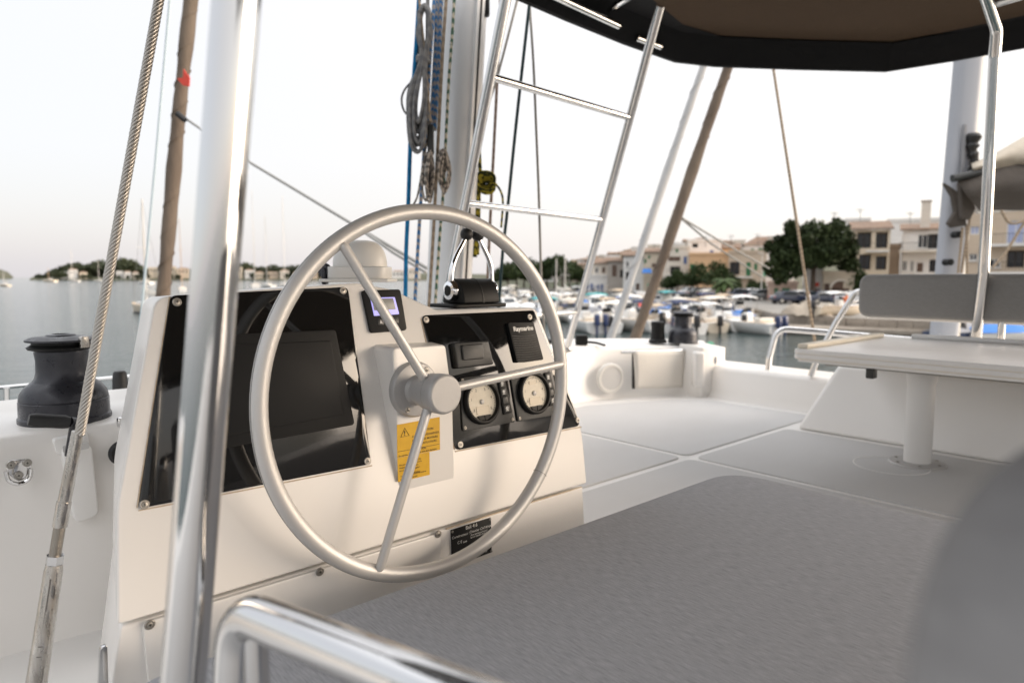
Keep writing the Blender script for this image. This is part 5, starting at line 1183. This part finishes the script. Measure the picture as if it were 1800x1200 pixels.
for i, (u, v, Y, wl0) in enumerate(HILL):
    ww_ = random.uniform(20, 30); dv = Y*0+ (487-v)
    wins = [(u-ww_*.32+j*ww_*.27, u-ww_*.32+j*ww_*.27+3.4, v+4+k*9, v+9+k*9, random.choice(['win', 'green', 'brown', 'win'])) for j in range(3) for k in range(3)]
    rf = random.choice(['gable', 'flat', 'hip', 'gable'])
    house(('%s hillside house with %s roof, %s from the left among the hill houses' % ({'white': 'white', 'offwhite': 'offwhite', 'beige': 'beige', 'pink': 'pinkish', 'cream': 'cream'}[wl0], {'gable': 'tiled', 'flat': 'flat', 'hip': 'tiled'}[rf], (ORD+['fifteenth', 'sixteenth', 'seventeenth'])[sorted(range(len(HILL)), key=lambda q: HILL[q][0]).index(i)])), u-ww_/2, u+ww_/2, v, Y, wl0, rf, wins, rh=.9, group='houses on the slope behind the harbour')
MORE = [(1076, 452, 165, 'white'), (1098, 446, 172, 'cream'), (1122, 436, 178, 'white'), (1146, 440, 160, 'beige'), (1192, 430, 158, 'white'), (1212, 424, 176, 'offwhite'), (1246, 428, 168, 'cream'), (1276, 426, 172, 'white'), (1300, 424, 180, 'offwhite'), (1330, 426, 178, 'white'), (1018, 466, 200, 'beige'), (1040, 460, 205, 'brown'), (1060, 458, 195, 'cream')]
for i, (u, v, Y, wl0) in enumerate(sorted(MORE)):
    ww_ = random.uniform(17, 26)
    wins = [(u-ww_*.36+j*ww_*.26, u-ww_*.36+j*ww_*.26+3.2, v+4+k*9, v+10+k*9, random.choice(['win', 'green', 'brown', 'loggia', 'win'])) for j in range(3) for k in range(3)]
    house('%s house with %s, %s from left in the row below the hill houses' % (wl0, 'flat roof' if i % 2 else 'low tiled roof', ORD[i]), u-ww_/2, u+ww_/2, v, Y, wl0, 'flat' if i % 2 else 'gable', wins, rh=.8, group='houses between quay and hill', balc=[(u-ww_*.4, u+ww_*.1, v+19.2)] if i % 3 == 0 else ())
for i, (u, v, h, Y) in enumerate([(1467, 372, 22, 100), (1512, 366, 20, 104), (1240, 414, 14, 126), (1285, 412, 14, 128), (1332, 410, 16, 128), (1180, 424, 12, 122), (1600, 372, 18, 98), (1150, 428, 12, 140)]):
    t_ = T('roof_aerial', ['tallest thin roof aerial just right of the pine top', 'roof aerial above the dark balcony house', 'roof aerial above the white rooftop house', 'roof aerial over the orange house', 'roof aerial on the terracotta roof left of the pine', 'roof aerial on the offwhite house', 'roof aerial on the blank white house', 'roof aerial behind the brown furled sail'][i], 'aerial', at(u, v+h, Y), 0, 'aerials on the town roofs')
    O('aerial_mast', tube([at(u, v+h+6, Y), at(u, v, Y)], .035, 5), 'plastic_grey', t_)
    for k_ in range(3): O('aerial_rod', tube([at(u, v+2+k_*2, Y)-RT*(.7-.15*k_), at(u, v+2+k_*2, Y)+RT*(.7-.15*k_)], .02, 4), 'plastic_grey', t_)
# hill below the upper houses
def hill(name, line, Y0, Y1, m):
    bm = bmesh.new(); rows = []
    for u, v in line:
        a = quay_pt(u, Y0, QZ-1.5); top = at(u, v, Y1); top.z = max(top.z, QZ); mid_ = a.lerp(top, .5)
        rows.append([bm.verts.new(p) for p in (a, mid_, top, top+HD*140, V((top.x+HD.x*300, top.y+HD.y*300, QZ-3)))])
    for a, b in zip(rows, rows[1:]):
        for k in range(4): bm.faces.new((a[k], b[k], b[k+1], a[k+1]))
    O(name, bm, m, kind='structure', smooth=60)
hill('town_hill', [(800, 486), (880, 481), (930, 478), (980, 474), (1040, 466), (1110, 456), (1200, 446), (1300, 444), (1400, 450), (1500, 455), (1700, 460), (2200, 470)], 150, 300, 'earth')

# ------------------------------------------------------------------ trees
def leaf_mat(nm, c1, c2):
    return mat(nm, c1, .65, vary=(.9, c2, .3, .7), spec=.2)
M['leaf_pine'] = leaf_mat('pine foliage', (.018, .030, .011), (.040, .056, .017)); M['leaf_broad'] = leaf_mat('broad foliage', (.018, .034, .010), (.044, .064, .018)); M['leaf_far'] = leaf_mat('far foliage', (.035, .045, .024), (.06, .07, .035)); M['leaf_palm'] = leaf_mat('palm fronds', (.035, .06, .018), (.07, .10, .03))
M['bark'] = mat('bark', (.075, .052, .038), .95, bump=(6, .8, .05), vary=(2, (.11, .08, .06)))
def crown_mesh(nm, lobes, n, size, m, seed):
    rd = random.Random(seed); vs_, fs_ = [], []
    tot = sum(l[3]**2 for l in lobes)
    for cx_, cy_, cz_, rr, fl_ in [(l[0], l[1], l[2], l[3], l[4]) for l in lobes]:
        for _ in range(int(n*rr**2/tot)):
            a = rd.uniform(0, 2*math.pi); zz = rd.uniform(-1, 1); q = math.sqrt(1-zz*zz); rad = rr*(rd.random()**.28)*(1+.18*noise.noise(V((math.cos(a)*q*2.3+seed, math.sin(a)*q*2.3, zz*2.3+cx_))))
            c = V((cx_+math.cos(a)*q*rad, cy_+math.sin(a)*q*rad, cz_+zz*rad*fl_))
            u = V((rd.gauss(0, 1), rd.gauss(0, 1), rd.gauss(0, .7))).normalized(); v = u.cross(V((rd.gauss(0, 1), rd.gauss(0, 1), rd.gauss(0, 1)))).normalized(); s = size*rd.uniform(.6, 1.4); b = len(vs_)
            vs_ += [c-u*s*.5-v*s*.3, c+u*s*.5-v*s*.3, c+u*s*.35+v*s*.35, c-u*s*.35+v*s*.35]; fs_.append((b, b+1, b+2, b+3))
    me = bpy.data.meshes.new(nm); me.from_pydata([tuple(v) for v in vs_], [], fs_); me.materials.append(M[m]); return me
def tree(label, loc, lobes, th, tr_, n, size, m, seed, scale=1.0, group=None, name='tree', lean=(0, 0), rz=0):
    t = T(name, label, 'tree', loc, rz, group); t.scale = scale if isinstance(scale, tuple) else (scale,)*3
    def part(nm, me):
        o = bpy.data.objects.new(nm, me); C.objects.link(o); o.parent = t; return o
    part('crown', crown_mesh('crown', lobes, n, size, m, seed))
    bm = bmesh.new(); top = V((lean[0], lean[1], th)); add_tube(bm, curve_pts([V((0, 0, -.3)), V((lean[0]*.3, lean[1]*.3, th*.5)), top], 5), [tr_*(1-.5*k/10) for k in range(11)], 9)
    for l in lobes[:5]: add_tube(bm, curve_pts([top*.8, top.lerp(V(l[:3]), .55)+V((0, 0, .2)), V(l[:3])], 4), [tr_*.42*(1-.7*k/8) for k in range(9)], 6)
    me = mesh_of(bm, 'trunk'); me.materials.append(M['bark']); part('trunk', me); return t
pp_ = cam_pt((1427-900)/F_PX*80, 80, QZ)
lob = [(0, 0, 6.6, 2.4, .75), (-2.6, .5, 6.0, 1.9, .75), (2.6, -.3, 6.8, 2.0, .75), (-4.2, 0, 4.6, 1.4, .75), (4.2, .4, 5.6, 1.5, .8), (1.0, -1.2, 5.0, 2.0, .7), (-1.6, -1, 4.6, 1.7, .7), (-5.3, 0, 3.5, 1.2, .75), (-4.3, -.4, 2.7, 1.1, .75), (-2.6, -.6, 3.5, 1.3, .75), (4.6, -.3, 3.9, 1.1, .75)]
rl_ = random.Random(12)
for _ in range(34):
    a = rl_.uniform(0, 2*math.pi); q = rl_.uniform(.75, 1.12); el = rl_.uniform(-.75, 1.0)
    lob.append((5.0*q*math.cos(a)*math.sqrt(max(.1, 1-el*el*.6)), 2.2*q*math.sin(a), 6.0+2.6*el*q-.5*abs(math.cos(a)), rl_.uniform(.45, .95), .75))
tree('big dark spreading pine in the middle of the harbour front', pp_, lob, 4.2, .42, 15000, .36, 'leaf_pine', 3, (.90, .95, 1.13), name='pine_tree', rz=-HEAD)
broad = [(0, 0, 3.4, 1.8, .85), (-1.3, .3, 2.8, 1.3, .8), (1.4, -.2, 2.9, 1.4, .8), (.3, -.9, 2.4, 1.2, .8), (.1, .5, 4.4, 1.2, .8)]
random.seed(9)
tb0 = tree('bushy green tree right of centre before the peach house', cam_pt((1262-900)/F_PX*96, 96, QZ), broad, 2.2, .2, 1500, .32, 'leaf_broad', 5, .98, 'trees along the harbour front', 'tree')
def put_tree(src, u, Y, zz, s, label, rz): return copy_tree(src, cam_pt((u-900)/F_PX*Y, Y, zz), rz, label, s)
for u, Y, s, lab in ((1225, 104, .95, 'green tree left of the bushy tree before the peach house'), (1190, 116, .8, 'small green tree below the dark balcony of the offwhite house'), (1290, 100, .62, 'low green shrub tree right of the bushy tree'), (1172, 118, .6, 'small tree behind the brown furled sail'), (1322, 104, .5, 'small tree at the green door of the beige house'), (1336, 98, .45, 'small street tree beside the mint door'), (1505, 80, .75, 'tree at the foot of the dark balcony house'), (1520, 81, .6, 'low tree beside the dark balcony house loggias')):
    put_tree(tb0, u, Y, QZ, s, lab, random.uniform(0, 6))
# dark tree belt left of the support frame
for i, (u, s) in enumerate(((878, .95), (893, 1.1), (908, 1.25), (921, 1.15), (934, 1.3), (948, 1.15), (961, 1.35), (975, 1.45), (988, 1.35), (1001, 1.2), (1014, 1.05), (1026, .8))):
    put_tree(tb0, u, 172+random.uniform(-6, 10), QZ, s*1.12, ORD[i]+' tree from the left in the dark tree belt behind the marina', random.uniform(0, 6))
# palm
pt = T('palm_tree', 'palm tree with drooping fronds before the bushy tree on the quay', 'tree', cam_pt((1272-900)/F_PX*90, 90, QZ))
pb_ = cam_pt((1272-900)/F_PX*90, 90, QZ)
O('trunk', tube([pb_, pb_+ZZ*1.6, pb_+ZZ*2.5], [.34, .28, .32], 10), 'bark', pt)
for k in range(18):
    a = k*2.4; el = .9-.07*k; d = V((math.cos(a), math.sin(a), 0)); c = pb_+ZZ*2.5; pts = [c+d*(2.1*s*math.cos(el*.6))+ZZ*(2.0*s*math.sin(max(el, -.2))-1.6*s*s) for s in (0, .25, .5, .75, 1)]
    bm = bmesh.new(); sd = ZZ.cross(d); prv = None
    for j, p in enumerate(pts):
        w_ = (.08, .34, .38, .28, .04)[j]; row = (bm.verts.new(p-sd*w_-ZZ*w_*.5), bm.verts.new(p), bm.verts.new(p+sd*w_-ZZ*w_*.5))
        if prv: bm.faces.new((prv[0], prv[1], row[1], row[0])); bm.faces.new((prv[1], prv[2], row[2], row[1]))
        prv = row
    O('frond', bm, 'leaf_palm', pt)

# ------------------------------------------------------------------ far coast on the left
hill_m = 'earth'
def coast(name, line, Y, depth):
    bm = bmesh.new(); rows = []
    for u, v in line:
        a = quay_pt(u, Y, WATER_Z-1); s_ = quay_pt(u, Y+4, WATER_Z+1.2); t_ = at(u, v, Y+depth*.5)
        rows.append([bm.verts.new(p) for p in (a, s_, V((t_.x, t_.y, max(t_.z, WATER_Z+1.5))), quay_pt(u, Y+depth, WATER_Z-1))])
    for a, b in zip(rows, rows[1:]):
        for k in range(3): bm.faces.new((a[k], b[k], b[k+1], a[k+1]))
    O(name, bm, 'earth', kind='structure', smooth=60)
coast('headland', [(-200, 462), (-60, 468), (0, 473), (14, 478), (24, 487)], 1500, 300)
coast('far_shore', [(55, 487.5), (75, 483), (100, 479), (150, 474), (220, 471), (300, 472), (420, 473), (520, 476), (640, 478), (760, 480), (860, 482), (960, 482)], 880, 260)
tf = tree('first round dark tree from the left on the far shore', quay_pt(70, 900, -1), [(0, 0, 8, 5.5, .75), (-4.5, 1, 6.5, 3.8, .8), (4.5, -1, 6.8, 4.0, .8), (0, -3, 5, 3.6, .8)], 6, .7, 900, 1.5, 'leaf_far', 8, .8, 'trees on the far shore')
random.seed(21)
n1 = ['first', 'second', 'third', 'fourth', 'fifth', 'sixth', 'seventh', 'eighth', 'ninth', 'tenth', 'eleventh', 'twelfth', 'thirteenth', 'fourteenth', 'fifteenth', 'sixteenth', 'seventeenth', 'eighteenth', 'nineteenth', 'twentieth']
# (column, row of the tree top, in front of the villas?)
FT = [(82, 482, 1), (92, 476, 1), (101, 472, 0), (110, 476, 1), (118, 466, 0), (128, 463, 0), (137, 461, 0), (147, 463, 0), (150, 482, 1), (160, 471, 0), (170, 470, 0), (176, 459, 0), (184, 457, 0), (192, 468, 0), (202, 467, 0), (214, 464, 0), (222, 453, 0), (230, 455, 0), (240, 466, 0), (252, 468, 0), (196, 481, 1), (212, 484, 1), (228, 484, 1), (244, 482, 1), (160, 482, 1), (258, 480, 1)]
FT2 = [(268, 472, 0), (300, 480, 1), (316, 482, 1), (410, 470, 0), (424, 463, 0), (436, 461, 0), (446, 479, 1), (462, 468, 0), (482, 465, 0), (498, 468, 0), (514, 466, 0), (532, 464, 0), (550, 466, 0), (566, 468, 0), (470, 481, 1), (506, 480, 1), (540, 480, 1)]
def shore(u, vt, fr_, lab):
    Y = (874 if fr_ else 915)+random.uniform(-4, 14); z0 = WATER_Z+1.2; h = (487-vt)/F_PX*Y+CAM_Z-z0; s_ = h/12.4
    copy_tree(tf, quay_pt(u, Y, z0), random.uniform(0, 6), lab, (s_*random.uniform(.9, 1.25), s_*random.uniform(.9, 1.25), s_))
tf.location = quay_pt(72, 890, WATER_Z+1); tf.scale = (.62,)*3
NN = n1+['twenty first', 'twenty second', 'twenty third', 'twenty fourth', 'twenty fifth', 'twenty sixth', 'twenty seventh']
for i, (u, v, f_) in enumerate(sorted(FT)): shore(u, v, f_, NN[i+1]+' round dark tree from the left on the far shore')
for i, (u, v, f_) in enumerate(sorted(FT2)): shore(u, v, f_, n1[i]+' dark tree from the left on the shore beyond the brown furled sail')
random.seed(4)
FH = [(114, 475, 18, 'white'), (128, 471, 16, 'white'), (146, 476, 14, 'cream'), (210, 474, 12, 'white'), (224, 475, 12, 'white'), (238, 476, 10, 'offwhite'), (272, 467, 22, 'cream'), (296, 466, 28, 'cream'), (322, 469, 22, 'beige'), (416, 467, 20, 'cream'), (438, 472, 16, 'white'), (456, 476, 16, 'cream'), (480, 475, 18, 'beige'), (500, 473, 16, 'offwhite'), (524, 476, 18, 'cream'), (550, 475, 16, 'beige'), (700, 474, 24, 'white'), (728, 470, 22, 'offwhite')]
for i, (u, v, ww_, wl0) in enumerate(sorted(FH)):
    Y = 892+random.uniform(-3, 3)
    house('%s villa with %s, %s from the left on the far shore' % (wl0, 'tiled roof' if i % 3 else 'flat roof', n1[i]), u-ww_/2, u+ww_/2, v+3, Y, wl0, 'hip' if i % 3 else 'flat', [(u-ww_*.36+j*ww_*.27, u-ww_*.36+j*ww_*.27+ww_*.14, v+6, v+10, 'win') for j in range(3)], zb=WATER_Z+1.0, name='villa', depth=10, rh=2.2, group='villas on the far shore')

# ------------------------------------------------------------------ cars and people on the quay
M['paint_navy'] = mat('navy car paint', (.015, .022, .05), .25, coat=1); M['paint_car_white'] = mat('white car paint', (.72, .72, .72), .25, coat=1); M['paint_grey'] = mat('grey car paint', (.16, .17, .18), .25, .4, coat=1); M['paint_black'] = mat('black car paint', (.012, .012, .014), .2, coat=1)
M['skin'] = mat('skin', (.50, .30, .21), .6); M['orange'] = mat('orange shirt', (.62, .17, .06), .8); M['light_cloth'] = mat('white cloth', (.72, .71, .70), .85); M['denim'] = mat('blue cloth', (.07, .12, .24), .85)
def car(paint):
    t = bpy.data.objects.new('parked_car', None); C.objects.link(t)
    side_ = [(-2.05, .35), (-2.1, .75), (-1.95, .92), (-1.45, 1.0), (-1.15, 1.38), (-.6, 1.48), (.35, 1.44), (.95, 1.0), (1.75, .86), (2.05, .68), (2.08, .36)]
    O('body', prism([V((x, -.84, z)) for x, z in side_], (0, 1.68, 0), bev=.09), paint, t)
    for s in (-1, 1): O('side_window', prism([V((x, s*.845, z)) for x, z in ((-1.2, 1.0), (.78, 1.0), (.3, 1.36), (-.6, 1.4), (-1.02, 1.34))], (0, s*.012, 0)), 'glass', t)
    O('windscreen', prism([V((.95, -.72, 1.02)), V((.95, .72, 1.02)), V((.40, .62, 1.43)), V((.40, -.62, 1.43))], (.02, 0, .015)), 'glass', t)
    O('rear_window', prism([V((-1.47, -.7, 1.02)), V((-1.47, .7, 1.02)), V((-1.17, .6, 1.37)), V((-1.17, -.6, 1.37))], (-.02, 0, .015)), 'glass', t)
    for x in (-1.3, 1.32):
        for s in (-1, 1): w_ = O('wheel', lathe([(.32, 0), (.32, .18), (.22, .2)], (x, s*.70, .32), (0, s, 0), 20), 'rubber', t); O('rim', lathe([(.20, 0), (.18, .02), (0, .03)], (x, s*.90, .32), (0, s, 0), 14), 'steel_worn', w_)
    for s in (-1, 1): O('headlight', box((2.06, s*.6, .68), .06, .34, .14, .03), 'lens_white', t); O('tail_light', box((-2.06, s*.68, .78), .06, .22, .18, .03), 'canvas_red', t)
    return t
cars = {}
CARS = [(1387, 76, 'paint_navy', 'navy car parked by the green shutter cottage', .1), (1404, 77, 'paint_car_white', 'white car parked at the foot of the big pine', .3), (1304, 88, 'paint_navy', 'navy car parked right of the palm on the quay', -.1), (1322, 90, 'paint_car_white', 'white car parked before the beige glazed balcony house', .2), (1340, 86, 'paint_grey', 'grey car parked left of the pinkish cottage', .1), (1425, 77, 'paint_black', 'black car parked before the white shop', .15), (1448, 75, 'paint_navy', 'navy car parked before the cream garage', .1), (1233, 98, 'paint_black', 'black car parked before the peach house', .0), (1246, 98, 'paint_grey', 'grey car parked left of the palm', .15), (1257, 97, 'paint_car_white', 'white car parked just behind the palm trunk', .1), (1502, 74, 'paint_car_white', 'white car parked before the dark balcony house', .2), (1216, 104, 'paint_car_white', 'white car parked farthest left on the quay', .1)]
for u, Y, pm, lab, a in CARS:
    p = cam_pt((u-900)/F_PX*Y, Y, QZ)
    if pm not in cars: t = car(pm); cars[pm] = t; t.location = p; t.rotation_euler = (0, 0, -HEAD+a)
    else: t = copy_tree(cars[pm], p, -HEAD+a)
    tagit(t, lab, 'car', 'cars parked on the quay')
def person(label, p, shirt, trousers, hat=None, rz=0):
    t = T('person', label, 'person', p, rz)
    J = {'pel': (0, 0, .92), 'wst': (0, 0, 1.08), 'chs': (0, .01, 1.32), 'nck': (0, .01, 1.48), 'hd': (0, -.02, 1.56), 'top': (0, -.02, 1.70), 'sl': (-.19, 0, 1.40), 'el': (-.25, .02, 1.12), 'wl': (-.22, -.12, .92), 'hl': (-.21, -.16, .84), 'sr': (.19, 0, 1.40), 'er': (.26, .03, 1.12), 'wr': (.20, -.14, .98), 'hr': (.16, -.19, .94), 'kl': (-.11, -.02, .50), 'al': (-.12, .02, .09), 'tl': (-.13, -.13, .04), 'kr': (.11, -.04, .50), 'ar': (.13, .01, .09), 'tr': (.14, -.14, .04), 'pl': (-.09, 0, .86), 'pr': (.09, 0, .86)}
    R = {'pel': .13, 'wst': .125, 'chs': .145, 'nck': .06, 'hd': .085, 'top': .07, 'sl': .06, 'el': .045, 'wl': .035, 'hl': .04, 'sr': .06, 'er': .045, 'wr': .035, 'hr': .04, 'kl': .062, 'al': .045, 'tl': .04, 'kr': .062, 'ar': .045, 'tr': .04, 'pl': .095, 'pr': .095}
    E = [('pel', 'wst'), ('wst', 'chs'), ('chs', 'nck'), ('nck', 'hd'), ('hd', 'top'), ('chs', 'sl'), ('sl', 'el'), ('el', 'wl'), ('wl', 'hl'), ('chs', 'sr'), ('sr', 'er'), ('er', 'wr'), ('wr', 'hr'), ('pel', 'pl'), ('pl', 'kl'), ('kl', 'al'), ('al', 'tl'), ('pel', 'pr'), ('pr', 'kr'), ('kr', 'ar'), ('ar', 'tr')]
    ks = list(J); me = bpy.data.meshes.new('body'); me.from_pydata([J[k] for k in ks], [(ks.index(a), ks.index(b)) for a, b in E], [])
    o = bpy.data.objects.new('body', me); C.objects.link(o); me.materials.append(M['skin']); sm = o.modifiers.new('skin', 'SKIN')
    sk = me.skin_vertices[0] if me.skin_vertices else None
    if sk is None:
        bm = bmesh.new(); bm.from_mesh(me); bm.verts.layers.skin.verify(); bm.to_mesh(me); bm.free()
    for i, k in enumerate(ks): me.skin_vertices[0].data[i].radius = (R[k], R[k]); me.skin_vertices[0].data[i].use_root = (k == 'pel')
    sb = o.modifiers.new('sub', 'SUBSURF'); sb.levels = sb.render_levels = 1
    dg = bpy.context.evaluated_depsgraph_get(); nm = bpy.data.meshes.new_from_object(o.evaluated_get(dg)); o.modifiers.clear(); o.data = nm; nm.name = 'body'
    nm.materials.clear()
    for m_ in ('skin', shirt, trousers): nm.materials.append(M[m_])
    for f_ in nm.polygons:
        c = f_.center; f_.material_index = 1 if (.98 < c.z < 1.47 and abs(c.x) < .30) else (2 if .1 < c.z <= .98 and abs(c.x) < .175 else 0); f_.use_smooth = True
    o.parent = t
    if hat:
        me2 = mesh_of(lathe([(.0001, .10), (.06, .095), (.095, .05), (.10, .0), (.13, -.01), (.13, -.02), (.0001, -.02)], (0, -.02, 1.69), ZZ, 16), 'hat'); me2.materials.append(M[hat]); h_ = bpy.data.objects.new('hat', me2); C.objects.link(h_); h_.parent = t
    return t
person('person in orange top and white hat standing on the quay by the backrest', quay_pt(1487, 53, QZ), 'orange', 'light_cloth', 'light_cloth', -HEAD)
person('person in white top standing near the black parked car', quay_pt(1420, 60, QZ), 'light_cloth', 'denim', None, -HEAD+.6)
# covered heaps and boats on the right quay
M['tarp'] = mat('beige tarpaulin', (.44, .37, .29), .85, bump=(2, .8, .15), vary=(.7, (.36, .30, .235)))
tp_ = T('tarpaulin_heap', 'beige tarpaulin heap on the stone quay left of the backrest', 'tarpaulin', quay_pt(1408, 55, QZ))
rr = []
for i in range(15):
    s = i/14; c = quay_pt(1384+70*s, 54.6-2*s, QZ); hh = 1.0*math.sin(math.pi*min(1, .08+s*.95))**.6*(1+.25*math.sin(s*15))
    rr.append([c+HD*(1.5*y)+ZZ*(hh*(1-y*y)+.06*math.sin(i*2.1+y*4)) for y in (-1, -.7, -.35, 0, .35, .7, 1)])
O('tarpaulin_cloth', loft(rr), 'tarp', tp_, smooth=60)
o_ = boat(5, quay_pt(1475, 52.5, QZ+.15), -HEAD+.2, 'cream boat with white canopy hauled out on the stone quay'); o_.scale = (.75,)*3
o_ = boat(4, quay_pt(1775, 41.5, WATER_Z), -HEAD+.1, 'white motorboat under a blue cover below the right backrest')
o_ = boat(7, quay_pt(1700, 42.5, WATER_Z), -HEAD+.5, 'navy motorboat under a grey cover behind the backrest post')
lp_ = bpy.data.objects
SL = T('street_lamp', 'pale street lamp post before the mint door of the beige house', 'street lamp', quay_pt(1337, 96, QZ))
pl_ = quay_pt(1337, 96, QZ)
O('lamp_post', tube([pl_, pl_+ZZ*6.2], [.10, .06], 8), 'pole_pale', SL); O('lamp_head', box(pl_+ZZ*6.25-RT*.25, .7, .25, .12, .04, 2, ax), 'pole_pale', SL)
